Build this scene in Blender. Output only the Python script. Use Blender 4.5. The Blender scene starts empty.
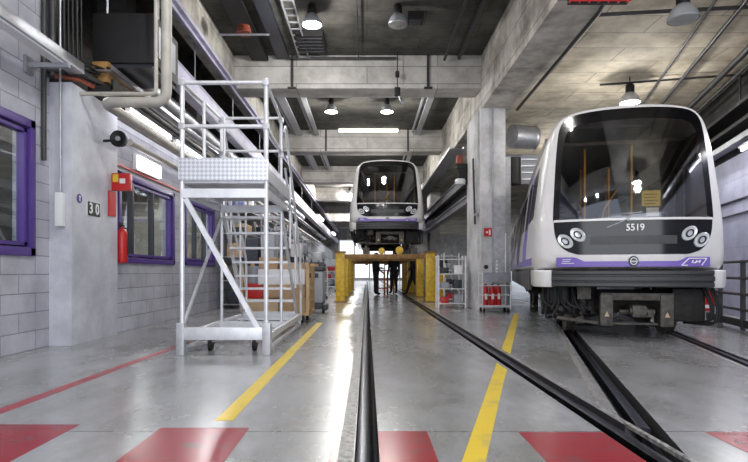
import bpy, bmesh, math, random
from mathutils import Vector, Matrix
random.seed(7)
scn = bpy.context.scene
C = scn.collection
PI = math.pi
R = math.radians

# ------------------------------------------------------------ materials
def lin(c):
    return tuple(((v/255)/12.92 if v/255 <= .04045 else ((v/255+.055)/1.055)**2.4) for v in c)
MATS = {}
def mat(name, rgb, rough=.6, metal=0., var=.0, scale=6., bump=0., rgb2=None, emit=0., coat=0., alpha=None, detail=5.):
    if name in MATS: return MATS[name]
    m = bpy.data.materials.new(name); m.use_nodes = True
    nt = m.node_tree; b = nt.nodes['Principled BSDF']
    col = lin(rgb)
    b.inputs['Base Color'].default_value = (*col, 1)
    b.inputs['Roughness'].default_value = rough
    b.inputs['Metallic'].default_value = metal
    if coat: b.inputs['Coat Weight'].default_value = coat
    if emit:
        b.inputs['Emission Color'].default_value = (*col, 1)
        b.inputs['Emission Strength'].default_value = emit
    if var or bump or rgb2:
        tc = nt.nodes.new('ShaderNodeTexCoord')
        n = nt.nodes.new('ShaderNodeTexNoise'); n.inputs['Scale'].default_value = scale
        n.inputs['Detail'].default_value = detail; n.inputs['Roughness'].default_value = .6
        nt.links.new(tc.outputs['Object'], n.inputs['Vector'])
        ramp = nt.nodes.new('ShaderNodeValToRGB')
        c2 = lin(rgb2) if rgb2 else tuple(v*(1-var) for v in col)
        c1 = col if rgb2 else tuple(min(1, v*(1+var*.6)) for v in col)
        ramp.color_ramp.elements[0].position = .33; ramp.color_ramp.elements[0].color = (*c2, 1)
        ramp.color_ramp.elements[1].position = .66; ramp.color_ramp.elements[1].color = (*c1, 1)
        nt.links.new(n.outputs['Fac'], ramp.inputs['Fac'])
        nt.links.new(ramp.outputs['Color'], b.inputs['Base Color'])
        if bump:
            bp = nt.nodes.new('ShaderNodeBump'); bp.inputs['Strength'].default_value = bump
            bp.inputs['Distance'].default_value = .02
            nt.links.new(n.outputs['Fac'], bp.inputs['Height']); nt.links.new(bp.outputs['Normal'], b.inputs['Normal'])
    MATS[name] = m
    return m

def block_mat(name, rgb, rgb_m, bw=.62, bh=.245, swap='Y', rough=.55):
    m = bpy.data.materials.new(name); m.use_nodes = True
    nt = m.node_tree; b = nt.nodes['Principled BSDF']; b.inputs['Roughness'].default_value = rough
    tc = nt.nodes.new('ShaderNodeTexCoord'); sp = nt.nodes.new('ShaderNodeSeparateXYZ'); cb = nt.nodes.new('ShaderNodeCombineXYZ')
    nt.links.new(tc.outputs['Object'], sp.inputs[0])
    nt.links.new(sp.outputs[swap], cb.inputs['X']); nt.links.new(sp.outputs['Z'], cb.inputs['Y'])
    br = nt.nodes.new('ShaderNodeTexBrick'); br.inputs['Scale'].default_value = 1
    br.inputs['Brick Width'].default_value = bw; br.inputs['Row Height'].default_value = bh
    br.inputs['Mortar Size'].default_value = .007; br.inputs['Mortar Smooth'].default_value = .3
    c = lin(rgb)
    br.inputs['Color1'].default_value = (*c, 1); br.inputs['Color2'].default_value = (*[v*.86 for v in c], 1)
    br.inputs['Mortar'].default_value = (*lin(rgb_m), 1)
    nt.links.new(cb.outputs[0], br.inputs['Vector'])
    n = nt.nodes.new('ShaderNodeTexNoise'); n.inputs['Scale'].default_value = 1.7; n.inputs['Detail'].default_value = 8
    n.inputs['Roughness'].default_value = .65
    nt.links.new(tc.outputs['Object'], n.inputs['Vector'])
    rp = nt.nodes.new('ShaderNodeValToRGB'); rp.color_ramp.elements[0].position = .3; rp.color_ramp.elements[0].color = (.66, .66, .66, 1)
    rp.color_ramp.elements[1].position = .62; rp.color_ramp.elements[1].color = (1, 1, 1, 1)
    nt.links.new(n.outputs['Fac'], rp.inputs['Fac'])
    mx = nt.nodes.new('ShaderNodeMix'); mx.data_type = 'RGBA'; mx.blend_type = 'MULTIPLY'; mx.inputs['Factor'].default_value = 1
    nt.links.new(br.outputs['Color'], mx.inputs['A']); nt.links.new(rp.outputs['Color'], mx.inputs['B'])
    nt.links.new(mx.outputs['Result'], b.inputs['Base Color'])
    bp = nt.nodes.new('ShaderNodeBump'); bp.inputs['Strength'].default_value = .6; bp.inputs['Distance'].default_value = .01; bp.invert = True
    nt.links.new(br.outputs['Fac'], bp.inputs['Height']); nt.links.new(bp.outputs['Normal'], b.inputs['Normal'])
    MATS[name] = m
    return m

def concrete_mat(name, rgb, rgb2, seam=None, rough=.8, stretch=(1, 1, 1)):
    """board marked concrete: large blotches, fine grain, and formwork seams as a brick pattern"""
    m = bpy.data.materials.new(name); m.use_nodes = True
    nt = m.node_tree; b = nt.nodes['Principled BSDF']; b.inputs['Roughness'].default_value = rough
    tc = nt.nodes.new('ShaderNodeTexCoord'); mp = nt.nodes.new('ShaderNodeMapping'); mp.inputs['Scale'].default_value = stretch
    nt.links.new(tc.outputs['Object'], mp.inputs['Vector'])
    n = nt.nodes.new('ShaderNodeTexNoise'); n.inputs['Scale'].default_value = 1.3; n.inputs['Detail'].default_value = 10; n.inputs['Roughness'].default_value = .68
    nt.links.new(mp.outputs[0], n.inputs['Vector'])
    rp = nt.nodes.new('ShaderNodeValToRGB'); rp.color_ramp.elements[0].position = .36; rp.color_ramp.elements[0].color = (*lin(rgb2), 1)
    rp.color_ramp.elements[1].position = .6; rp.color_ramp.elements[1].color = (*lin(rgb), 1)
    nt.links.new(n.outputs['Fac'], rp.inputs['Fac'])
    out = rp.outputs['Color']
    if seam:
        sp = nt.nodes.new('ShaderNodeSeparateXYZ'); cb = nt.nodes.new('ShaderNodeCombineXYZ')
        nt.links.new(tc.outputs['Object'], sp.inputs[0])
        nt.links.new(sp.outputs[seam[0]], cb.inputs['X']); nt.links.new(sp.outputs[seam[1]], cb.inputs['Y'])
        br = nt.nodes.new('ShaderNodeTexBrick'); br.inputs['Scale'].default_value = 1
        br.inputs['Brick Width'].default_value = seam[2]; br.inputs['Row Height'].default_value = seam[3]
        br.inputs['Mortar Size'].default_value = .01; br.inputs['Color1'].default_value = (1, 1, 1, 1)
        br.inputs['Color2'].default_value = (.82, .82, .82, 1); br.inputs['Mortar'].default_value = (.4, .4, .4, 1)
        nt.links.new(cb.outputs[0], br.inputs['Vector'])
        mx = nt.nodes.new('ShaderNodeMix'); mx.data_type = 'RGBA'; mx.blend_type = 'MULTIPLY'; mx.inputs['Factor'].default_value = 1
        nt.links.new(out, mx.inputs['A']); nt.links.new(br.outputs['Color'], mx.inputs['B']); out = mx.outputs['Result']
    nt.links.new(out, b.inputs['Base Color'])
    bp = nt.nodes.new('ShaderNodeBump'); bp.inputs['Strength'].default_value = .35; bp.inputs['Distance'].default_value = .02
    nt.links.new(n.outputs['Fac'], bp.inputs['Height']); nt.links.new(bp.outputs['Normal'], b.inputs['Normal'])
    MATS[name] = m
    return m

def floor_mat():
    m = bpy.data.materials.new('polished_concrete'); m.use_nodes = True
    nt = m.node_tree; b = nt.nodes['Principled BSDF']
    tc = nt.nodes.new('ShaderNodeTexCoord'); mp = nt.nodes.new('ShaderNodeMapping'); mp.inputs['Scale'].default_value = (1.4, .7, 1)
    nt.links.new(tc.outputs['Object'], mp.inputs['Vector'])
    n = nt.nodes.new('ShaderNodeTexNoise'); n.inputs['Scale'].default_value = .9; n.inputs['Detail'].default_value = 12; n.inputs['Roughness'].default_value = .7
    nt.links.new(mp.outputs[0], n.inputs['Vector'])
    rp = nt.nodes.new('ShaderNodeValToRGB'); e = rp.color_ramp.elements
    e[0].position = .34; e[0].color = (*lin((108, 107, 104)), 1); e[1].position = .62; e[1].color = (*lin((166, 167, 170)), 1)
    nt.links.new(n.outputs['Fac'], rp.inputs['Fac'])
    # expansion joints
    sp = nt.nodes.new('ShaderNodeSeparateXYZ'); nt.links.new(tc.outputs['Object'], sp.inputs[0])
    cb = nt.nodes.new('ShaderNodeCombineXYZ'); nt.links.new(sp.outputs['X'], cb.inputs['X'])
    ad = nt.nodes.new('ShaderNodeMath'); ad.operation = 'ADD'; ad.inputs[1].default_value = 2.85; nt.links.new(sp.outputs['Y'], ad.inputs[0])
    nt.links.new(ad.outputs[0], cb.inputs['Y'])
    br = nt.nodes.new('ShaderNodeTexBrick'); br.inputs['Scale'].default_value = 1; br.inputs['Brick Width'].default_value = 60
    br.inputs['Row Height'].default_value = 6.0; br.inputs['Mortar Size'].default_value = .007
    br.inputs['Color1'].default_value = (1, 1, 1, 1); br.inputs['Color2'].default_value = (1, 1, 1, 1); br.inputs['Mortar'].default_value = (.35, .35, .35, 1)
    nt.links.new(cb.outputs[0], br.inputs['Vector'])
    mx = nt.nodes.new('ShaderNodeMix'); mx.data_type = 'RGBA'; mx.blend_type = 'MULTIPLY'; mx.inputs['Factor'].default_value = 1
    nt.links.new(rp.outputs['Color'], mx.inputs['A']); nt.links.new(br.outputs['Color'], mx.inputs['B'])
    nt.links.new(mx.outputs['Result'], b.inputs['Base Color'])
    r2 = nt.nodes.new('ShaderNodeMapRange'); r2.inputs['From Min'].default_value = .3; r2.inputs['From Max'].default_value = .7
    r2.inputs['To Min'].default_value = .34; r2.inputs['To Max'].default_value = .16
    b.inputs['Specular IOR Level'].default_value = .8; b.inputs['Coat Weight'].default_value = .35; b.inputs['Coat Roughness'].default_value = .22
    nt.links.new(n.outputs['Fac'], r2.inputs['Value']); nt.links.new(r2.outputs[0], b.inputs['Roughness'])
    MATS['floor'] = m
    return m

def paint_mat(name, rgb, worn, rough=.35, lo=.36, hi=.5):
    return_m = mat(name, rgb, rough=rough, rgb2=worn, scale=5)
    r = [n for n in return_m.node_tree.nodes if n.type == 'VALTORGB'][0]
    r.color_ramp.elements[0].position = lo; r.color_ramp.elements[1].position = hi
    return return_m

def glass_mat(name, tint, gloss=.15, rough=.03):
    m = bpy.data.materials.new(name); m.use_nodes = True
    nt = m.node_tree; nt.nodes.clear()
    o = nt.nodes.new('ShaderNodeOutputMaterial'); t = nt.nodes.new('ShaderNodeBsdfTransparent'); g = nt.nodes.new('ShaderNodeBsdfGlossy')
    t.inputs['Color'].default_value = (*tint, 1); g.inputs['Roughness'].default_value = rough
    g.inputs['Color'].default_value = (.9, .93, 1, 1)
    mx = nt.nodes.new('ShaderNodeMixShader'); mx.inputs[0].default_value = gloss
    nt.links.new(t.outputs[0], mx.inputs[1]); nt.links.new(g.outputs[0], mx.inputs[2]); nt.links.new(mx.outputs[0], o.inputs[0])
    MATS[name] = m
    return m

M = {}
M['floor'] = floor_mat()
M['block'] = block_mat('painted_block', (188, 189, 200), (138, 138, 148), bh=.225)
M['block_r'] = block_mat('painted_block_lavender', (178, 180, 204), (152, 154, 176), bw=3.2, bh=1.45, swap='X')
M['pillar'] = concrete_mat('painted_pillar', (205, 207, 216), (176, 177, 186), rough=.55)
M['ceil'] = concrete_mat('dark_slab_concrete', (92, 90, 84), (50, 49, 46), seam=('X', 'Y', 2.4, .6))
M['ceil_r'] = concrete_mat('cream_slab_concrete', (222, 212, 190), (164, 154, 134), seam=('X', 'Y', 1.9, .62))
M['beam'] = concrete_mat('beam_concrete', (222, 219, 214), (176, 173, 168), seam=('X', 'Z', 3.4, .42))
M['beamy'] = concrete_mat('long_beam_concrete', (216, 212, 202), (140, 136, 128), seam=('Y', 'Z', 2.6, .5))
M['column'] = concrete_mat('column_concrete', (212, 212, 214), (168, 168, 168))
M['dark'] = concrete_mat('dark_upper_concrete', (66, 63, 60), (30, 29, 29), seam=('Y', 'Z', .62, .245))  # dark concrete; the left recess's lack of light is put into this colour
M['far'] = concrete_mat('far_wall_paint', (214, 214, 212), (160, 160, 158))
M['red_floor'] = paint_mat('red_floor_paint', (146, 40, 48), (122, 62, 64), rough=.22, lo=.3, hi=.46)
M['yel_floor'] = paint_mat('yellow_floor_paint', (222, 192, 50), (188, 168, 92), rough=.35, lo=.33, hi=.45)
M['redline'] = paint_mat('worn_red_line', (160, 62, 70), (138, 100, 100), rough=.35)
M['groove'] = mat('groove_dark', (30, 30, 32), .8, var=.4)  # near-black colour for the slot sides and bottoms
M['rail'] = mat('rail_steel', (92, 94, 104), .28, 1., var=.3, scale=9)
M['raildark'] = mat('rail_web_steel', (44, 42, 42), .5, .7, var=.3)
M['angle'] = mat('edge_angle_steel', (176, 174, 172), .45, .15, rgb2=(84, 82, 80), scale=26)
M['purple'] = mat('purple_frame_paint', (76, 52, 128), .4)
M['stripe'] = mat('purple_stripe', (122, 100, 186), .35)
M['white'] = mat('train_white_paint', (226, 224, 224), .28, coat=.3, var=.06, scale=3)
M['roof'] = mat('train_roof_grey', (150, 150, 148), .5, var=.15)
M['black'] = mat('gloss_black_panel', (14, 14, 16), .12)
M['rubber'] = mat('black_rubber', (22, 22, 23), .6)
M['ribs'] = mat('bumper_grey_rubber', (62, 62, 64), .45, var=.2)
M['under'] = mat('underframe_grime', (40, 38, 36), .6, .3, var=.5, scale=12)
M['under2'] = mat('dusty_cast_steel', (84, 80, 75), .55, .4, var=.5, scale=14)
M['chrome'] = mat('chrome', (210, 210, 212), .15, 1.)
M['lens'] = mat('lamp_lens', (225, 228, 232), .1, .3)
M['alu'] = mat('aluminium', (224, 225, 229), .38, .45, var=.12, scale=8)
M['aludull'] = mat('dull_aluminium', (190, 191, 196), .45, .5, var=.2, scale=10)
M['tread'] = None
M['galv'] = mat('galvanised_steel', (176, 178, 184), .4, .7, var=.2, scale=5)
M['girder'] = mat('lavender_girder_paint', (196, 194, 216), .5, var=.2, scale=3)
M['pipe'] = mat('cream_pipe_paint', (176, 172, 163), .45, var=.2, scale=4)
M['pipedark'] = mat('dark_pipe_paint', (56, 55, 56), .5, var=.3)
M['cable'] = mat('black_cable', (20, 20, 22), .6)
M['duct'] = mat('black_box_steel', (20, 19, 20), .6, var=.3)
M['red'] = mat('safety_red', (190, 32, 32), .35)
M['orange'] = mat('orange_cable', (176, 84, 56), .6, rgb2=(70, 50, 44), scale=30)
M['yellow'] = mat('lift_yellow', (236, 198, 50), .45, rgb2=(190, 148, 44), scale=8)
M['rust'] = mat('ochre_steel', (150, 112, 62), .6, var=.4, scale=8)
M['poley'] = mat('grab_pole_orange', (252, 180, 60), .4)
M['signy'] = mat('yellow_sign', (226, 196, 60), .5)
M['signw'] = mat('white_sign', (236, 236, 236), .5)
M['signk'] = mat('black_sign', (28, 28, 30), .5)
M['card'] = mat('cardboard', (178, 148, 116), .8, var=.12)
M['card2'] = mat('cardboard_pale', (196, 172, 142), .8, var=.12)
M['wood'] = mat('raw_pine', (188, 156, 112), .7, var=.25, scale=4)
M['plw'] = mat('white_plastic', (228, 228, 230), .45)
M['plg'] = mat('grey_plastic', (150, 154, 162), .45)
M['plk'] = mat('dark_plastic', (44, 46, 54), .45)
M['plb'] = mat('blue_plastic', (70, 84, 140), .45)
M['lampglass'] = mat('prismatic_shade', (200, 205, 212), .25, .5)
M['lampdark'] = mat('lamp_housing', (34, 34, 36), .5, .4)
M['bulb'] = mat('lit_lens', (245, 250, 255), .3, emit=30)
M['bulb_off'] = mat('unlit_lens', (150, 150, 146), .3)
M['tube'] = mat('lit_tube', (248, 246, 255), .3, emit=10)
M['tube_soft'] = mat('lit_diffuser', (255, 250, 240), .3, emit=2.2)
M['roomw'] = mat('office_wall', (126, 122, 112), .7, var=.3, scale=2)
M['glass'] = glass_mat('window_glass', (.82, .85, .85), .16)
M['wind'] = glass_mat('windscreen_glass', (.62, .60, .57), .12)
M['liner'] = mat('train_interior_panel', (120, 112, 102), .6)
M['seatm'] = mat('train_seat', (90, 84, 120), .6)
M['cloth'] = mat('dark_workwear', (32, 34, 42), .8)
M['skin'] = mat('skin_tone', (190, 140, 115), .6)
M['hair'] = mat('dark_hair', (30, 24, 20), .7)

def tread_mat():
    m = mat('chequer_plate', (205, 206, 210), .35, .75)
    nt = m.node_tree; b = nt.nodes['Principled BSDF']
    tc = nt.nodes.new('ShaderNodeTexCoord'); mp = nt.nodes.new('ShaderNodeMapping'); mp.inputs['Rotation'].default_value = (0, R(45), 0)
    mp.inputs['Scale'].default_value = (30, 30, 30)
    v = nt.nodes.new('ShaderNodeTexChecker'); v.inputs['Scale'].default_value = 1
    nt.links.new(tc.outputs['Object'], mp.inputs[0]); nt.links.new(mp.outputs[0], v.inputs['Vector'])
    v.inputs['Color1'].default_value = (*lin((226, 227, 232)), 1); v.inputs['Color2'].default_value = (*lin((190, 191, 196)), 1)
    nt.links.new(v.outputs['Color'], b.inputs['Base Color'])
    bp = nt.nodes.new('ShaderNodeBump'); bp.inputs['Strength'].default_value = .5; bp.inputs['Distance'].default_value = .01
    nt.links.new(v.outputs['Fac'], bp.inputs['Height']); nt.links.new(bp.outputs['Normal'], b.inputs['Normal'])
    return m
M['tread'] = tread_mat()

# ------------------------------------------------------------ mesh helpers
def BM(): return bmesh.new()
def add_box(bm, x0, x1, y0, y1, z0, z1, mtx=None, bevel=0.):
    r = bmesh.ops.create_cube(bm, size=1.)
    vs = r['verts']
    for v in vs:
        v.co = Vector(((x0+x1)/2+v.co.x*(x1-x0), (y0+y1)/2+v.co.y*(y1-y0), (z0+z1)/2+v.co.z*(z1-z0)))
    if bevel:
        es = list({e for v in vs for e in v.link_edges})
        rr = bmesh.ops.bevel(bm, geom=es, offset=bevel, segments=2, affect='EDGES', profile=.6)
        vs = list({v for f in rr['faces'] for v in f.verts} | {v for v in vs if v.is_valid})
    if mtx: bmesh.ops.transform(bm, matrix=mtx, verts=[v for v in vs if v.is_valid])
    return vs
def add_tube(bm, p, q, r, seg=10, r2=None):
    p = Vector(p); q = Vector(q); d = q-p
    if d.length < 1e-6: return
    m = Matrix.Translation((p+q)/2) @ d.to_track_quat('Z', 'Y').to_matrix().to_4x4()
    bmesh.ops.create_cone(bm, cap_ends=True, segments=seg, radius1=r, radius2=r if r2 is None else r2, depth=d.length, matrix=m)
def add_bar(bm, p, q, w, h):
    """rectangular bar from p to q"""
    p = Vector(p); q = Vector(q); d = q-p
    m = Matrix.Translation((p+q)/2) @ d.to_track_quat('Y', 'Z').to_matrix().to_4x4()
    add_box(bm, -w/2, w/2, -d.length/2, d.length/2, -h/2, h/2, m)
def add_path(bm, pts, r, seg=12, bend=None):
    """pipe with rounded elbows"""
    pts = [Vector(p) for p in pts]
    if bend is None: bend = r*2.2
    path = [pts[0]]
    for i in range(1, len(pts)-1):
        a, b, c = pts[i-1], pts[i], pts[i+1]
        da = (a-b).normalized(); dc = (c-b).normalized()
        bb = min(bend, (a-b).length*.45, (c-b).length*.45)
        for k in range(7):
            t = k/6
            path.append((b+da*bb)*(1-t)**2 + b*2*t*(1-t) + (b+dc*bb)*t*t)
    path.append(pts[-1])
    rings = []
    up = Vector((0, 0, 1)); prev = None
    for i, p in enumerate(path):
        t = (path[min(i+1, len(path)-1)]-path[max(i-1, 0)]).normalized()
        if prev is None:
            n = t.orthogonal().normalized()
        else:
            n = (prev - t*prev.dot(t)).normalized()
        prev = n; bt = t.cross(n)
        rings.append([bm.verts.new(p+n*r*math.cos(2*PI*k/seg)+bt*r*math.sin(2*PI*k/seg)) for k in range(seg)])
    for a, b in zip(rings, rings[1:]):
        for k in range(seg): bm.faces.new((a[k], a[(k+1) % seg], b[(k+1) % seg], b[k]))
    bm.faces.new(rings[0][::-1]); bm.faces.new(rings[-1])
def add_lathe(bm, prof, mtx=None, seg=24, cap=True):
    rings = []
    for r, z in prof:
        rings.append([bm.verts.new((r*math.cos(2*PI*k/seg), r*math.sin(2*PI*k/seg), z)) for k in range(seg)])
    for a, b in zip(rings, rings[1:]):
        for k in range(seg): bm.faces.new((a[k], a[(k+1) % seg], b[(k+1) % seg], b[k]))
    if cap:
        bm.faces.new(rings[0][::-1]); bm.faces.new(rings[-1])
    if mtx: bmesh.ops.transform(bm, matrix=mtx, verts=[v for r in rings for v in r])
def add_prism(bm, poly, y0, y1, mtx=None, axis='Y'):
    def P(a, b, c):
        return {'Y': (a, c, b), 'X': (c, a, b), 'Z': (a, b, c)}[axis]
    A = [bm.verts.new(P(a, b, y0)) for a, b in poly]; B = [bm.verts.new(P(a, b, y1)) for a, b in poly]
    n = len(poly)
    bm.faces.new(A); bm.faces.new(B[::-1])
    for k in range(n): bm.faces.new((A[k], B[k], B[(k+1) % n], A[(k+1) % n]))
    if mtx: bmesh.ops.transform(bm, matrix=mtx, verts=A+B)
def obj(name, bm, m, parent=None, loc=None, smooth=True):
    bmesh.ops.recalc_face_normals(bm, faces=bm.faces[:])
    me = bpy.data.meshes.new(name); bm.to_mesh(me); bm.free()
    if m is not None: me.materials.append(M[m] if isinstance(m, str) else m)
    o = bpy.data.objects.new(name, me); C.objects.link(o)
    if smooth:
        me.shade_smooth(); me.set_sharp_from_angle(angle=R(35))
    if parent: o.parent = parent
    if loc: o.location = loc
    return o
def boxobj(name, b, m, parent=None, bevel=0.):
    bm = BM(); add_box(bm, *b, bevel=bevel); return obj(name, bm, m, parent)
def tag(o, label, cat, group=None, kind=None):
    o['label'] = label; o['category'] = cat
    if group: o['group'] = group
    if kind: o['kind'] = kind
    return o
def thing(name, label, cat, loc=(0, 0, 0), rz=0, group=None):
    o = bpy.data.objects.new(name, None); C.objects.link(o); o.empty_display_size = .2
    o.location = loc; o.rotation_euler = (0, 0, rz)
    return tag(o, label, cat, group)
def struct(o):
    o['kind'] = 'structure'; return o
def dup(o, loc=None, rz=None, label=None, parent=None):
    c = o.copy(); C.objects.link(c)
    if parent: c.parent = parent
    for ch in [x for x in ALL() if x.parent == o]: dup(ch, parent=c)
    if loc: c.location = loc
    if rz is not None: c.rotation_euler = (0, 0, rz)
    if label: c['label'] = label
    return c
def ALL(): return list(C.objects)
def text_obj(name, s, size, m, parent, mtx, extrude=.002, align='CENTER'):
    cu = bpy.data.curves.new(name, 'FONT'); cu.body = s; cu.size = size; cu.extrude = extrude
    cu.align_x = align; cu.align_y = 'CENTER'; cu.offset = size*.018
    t = bpy.data.objects.new('tmp_text', cu); C.objects.link(t)
    bpy.context.view_layer.update()
    me = bpy.data.meshes.new_from_object(t.evaluated_get(bpy.context.evaluated_depsgraph_get()))
    bpy.data.objects.remove(t); me.name = name
    me.transform(mtx); me.materials.clear(); me.materials.append(M[m])
    o = bpy.data.objects.new(name, me); C.objects.link(o)
    if parent: o.parent = parent
    return o

# ------------------------------------------------------------ floor with rail slots
PSI = R(16.2)
dR = Vector((math.sin(PSI), math.cos(PSI), 0))
nR = Vector((math.cos(PSI), -math.sin(PSI), 0))
A0 = Vector((3.13, 8.3, 0))          # a point of the right track's left rail
def rt(off, s, z=0):                   # along the right track, off across
    p = A0 + nR*off + dR*s; return Vector((p.x, p.y, z))
bm = BM(); add_box(bm, -4.3, 16, -5, 64, -.4, 0)
floor = struct(obj('floor', bm, 'floor', smooth=False))
def cutter(p, q, w, depth):
    b = BM(); add_bar(b, (p[0], p[1], -depth/2+.05), (q[0], q[1], -depth/2+.05), w, depth+.1)
    return obj('cut', b, None, smooth=False)
slots = [((0.0, -6), (0.0, 70), .125), ((1.47, -6), (1.47, 70), .2)]
pa, pb = rt(0, -13), rt(0, 40); slots.append(((pa.x, pa.y), (pb.x, pb.y), .2))
pa, pb = rt(1.5, -13), rt(1.5, 40); slots.append(((pa.x, pa.y), (pb.x, pb.y), .17))
for i, (p, q, w) in enumerate(slots):
    c = cutter(p, q, w, .14)
    md = floor.modifiers.new('b', 'BOOLEAN'); md.operation = 'DIFFERENCE'; md.object = c; md.solver = 'EXACT'
    bpy.context.view_layer.update()
    me = bpy.data.meshes.new_from_object(floor.evaluated_get(bpy.context.evaluated_depsgraph_get()))
    floor.modifiers.clear(); floor.data = me
    bpy.data.objects.remove(c)
floor.data.materials.clear(); floor.data.materials.append(M['floor']); floor.data.materials.append(M['groove'])
for p in floor.data.polygons:
    p.material_index = 1 if (-.39 < p.center.z < -.005) else 0
    p.use_smooth = False
# rails sitting in the slots (foot, web, grooved head)
railpoly = [(-.06, -.14), (.06, -.14), (.06, -.125), (.012, -.11), (.012, -.045), (.033, -.035), (.033, -.004), (.026, 0), (-.026, 0), (-.033, -.004), (-.033, -.035), (-.012, -.045), (-.012, -.11), (-.06, -.125)]
def rail(p, q, label):
    p = Vector((p[0], p[1], 0)); q = Vector((q[0], q[1], 0)); d = q-p
    b = BM(); add_prism(b, railpoly, 0, d.length)
    ang = math.atan2(-d.x, d.y)
    o = obj('rail', b, 'rail'); o.location = p; o.rotation_euler = (0, 0, ang)
    return tag(o, label, 'rail')
rail((-.02, -3), (-.02, 60), 'straight rail running up the middle of the picture under the far raised train')
rail((1.47, -3), (1.47, 60), 'rail slanting from the raised train down to the lower right edge')
p, q = rt(0, -5.3), rt(0, 30); rail(p, q, 'left rail of the track under the near train')
p, q = rt(1.5, -13), rt(1.5, 30); rail(p, q, 'right rail of the track under the near train, nearest the handrail')
# steel angle edging beside slots
def edging(x0, y0, y1, label):
    b = BM(); add_box(b, x0, x0+(.075 if x0 < 0 else .03), y0, y1, -.02, .003)
    tag(obj('slot_edging', b, 'angle'), label, 'steel edging')
edging(-.145, 0, 40, 'worn steel edging on the left lip of the straight rail slot')
edging(1.585, 0, 40, 'steel edging on the right lip of the slanting rail slot')

for off, w_, lab in ((-.17, .05, 'pale worn strip left of the left rail of the near train'), (1.37, .03, 'steel lip left of the right rail of the near train')):
    p_, q_ = rt(off, -4.7), rt(off, 14); b = BM(); add_bar(b, (p_.x, p_.y, -.004), (q_.x, q_.y, -.004), w_, .014); tag(obj('slot_edging', b, 'angle'), lab, 'steel edging')
# painted markings
mk = 0
for i, (x0, x1, y1, lab) in enumerate([(-3.3, -1.75, 3.29, 'red floor patch at the lower left corner'), (-1.23, -.7, 3.22, 'red floor patch left of the straight rail, under the bright reflection'),
        (-.19, .35, 3.15, 'red floor patch crossed by the straight rail'), (.88, 1.42, 3.13, 'red floor patch between the right yellow line and the slanting rail'),
        (1.94, 2.5, 3.13, 'red floor patch at the lower right corner')]):
    segs = [(x0, x1)]
    if i == 2: segs = [(x0, -.146), (.063, x1)]
    if i == 3: segs = [(x0, 1.368)]
    if i == 4: segs = [(x0+.02, x1)]
    b = BM()
    for a, c in segs: add_box(b, a, c, 1.4, y1, 0, .002)
    tag(obj('floor_marking', b, 'red_floor'), lab, 'floor marking', 'red painted patches across the floor')
b = BM(); add_prism(b, [(-2.52, 2.6), (-2.42, 2.6), (-2.32, 7.2), (-2.42, 7.2)], 0, .002, axis='Z')
tag(obj('floor_line', b, 'redline'), 'thin faded red line painted beside the left wall', 'floor line')
b = BM(); add_prism(b, [(-.95, 3.38), (-.84, 3.38), (-.81, 9.9), (-.92, 9.9)], 0, .002, axis='Z')
tag(obj('floor_line', b, 'yel_floor'), 'yellow line painted on the floor right of the scaffold', 'floor line')
b = BM(); add_prism(b, [(.03, 1.2), (.15, 1.2), (1.06, 4.25), (1.355, 5.24), (1.355, 5.6), (1.36, 5.66), (1.33, 5.55), (.9, 4.15)][:3]+[(1.33, 5.13), (1.33, 5.53), (.03, 1.2)][:2], 0, .002, axis='Z')
tag(obj('floor_line', b, 'yel_floor'), 'yellow line between the two tracks, near part before the slanting rail', 'floor line')
b = BM(); add_prism(b, [(1.62, 6.10), (1.62, 6.50), (3.25, 11.95), (3.37, 11.95)], 0, .002, axis='Z')
tag(obj('floor_line', b, 'yel_floor'), 'yellow line between the two tracks, far part running to the column', 'floor line')

# ------------------------------------------------------------ left wall, pillar, upper storey
def wall_panels(name, X0, X1, y0, y1, z0, z1, holes, m):
    b = BM(); ys = y0
    for (a, c, d, e) in holes:
        add_box(b, X0, X1, ys, a, z0, z1)
        add_box(b, X0, X1, a, c, z0, d); add_box(b, X0, X1, a, c, e, z1); ys = c
    add_box(b, X0, X1, ys, y1, z0, z1)
    return struct(obj(name, b, m, smooth=False))
W1 = (3.4, 6.47, 1.12, 2.73); W2 = (8.2, 10.6, 1.07, 2.48); W3 = (11.2, 13.4, 1.07, 2.48)
wall_panels('wall_left', -4.25, -4.0, -4, 6.8, 0, 6.15, [W1], 'block')
wall_panels('wall_left_rear', -4.03, -3.8, 8.05, 13.9, 0, 3.25, [W2, W3], 'block')
wall_panels('wall_left_far', -4.03, -3.8, 13.9, 60, 0, 3.25, [], 'block')
struct(boxobj('pillar_left', (-4.25, -3.72, 6.8, 8.05, 0, 3.32), 'pillar'))
struct(boxobj('wall_left_upper', (-5.4, -5.2, 6.8, 60, 3.25, 6.15), 'dark'))
struct(boxobj('trim_gallery_slab', (-5.4, -3.8, 8.05, 60, 3.25, 3.42), 'dark'))
struct(boxobj('trim_gallery_end', (-5.4, -4.25, 6.6, 6.8, 0, 6.15), 'dark'))
b = BM()
for y in (7.0, 9.2, 13.0, 19.8, 26.6, 33.4): add_box(b, -4.6, -4.2 if y < 8 else -4.1, y, y+.38, 3.32 if y < 8 else 3.42, 6.15)
struct(obj('trim_gallery_posts', b, 'dark'))

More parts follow.
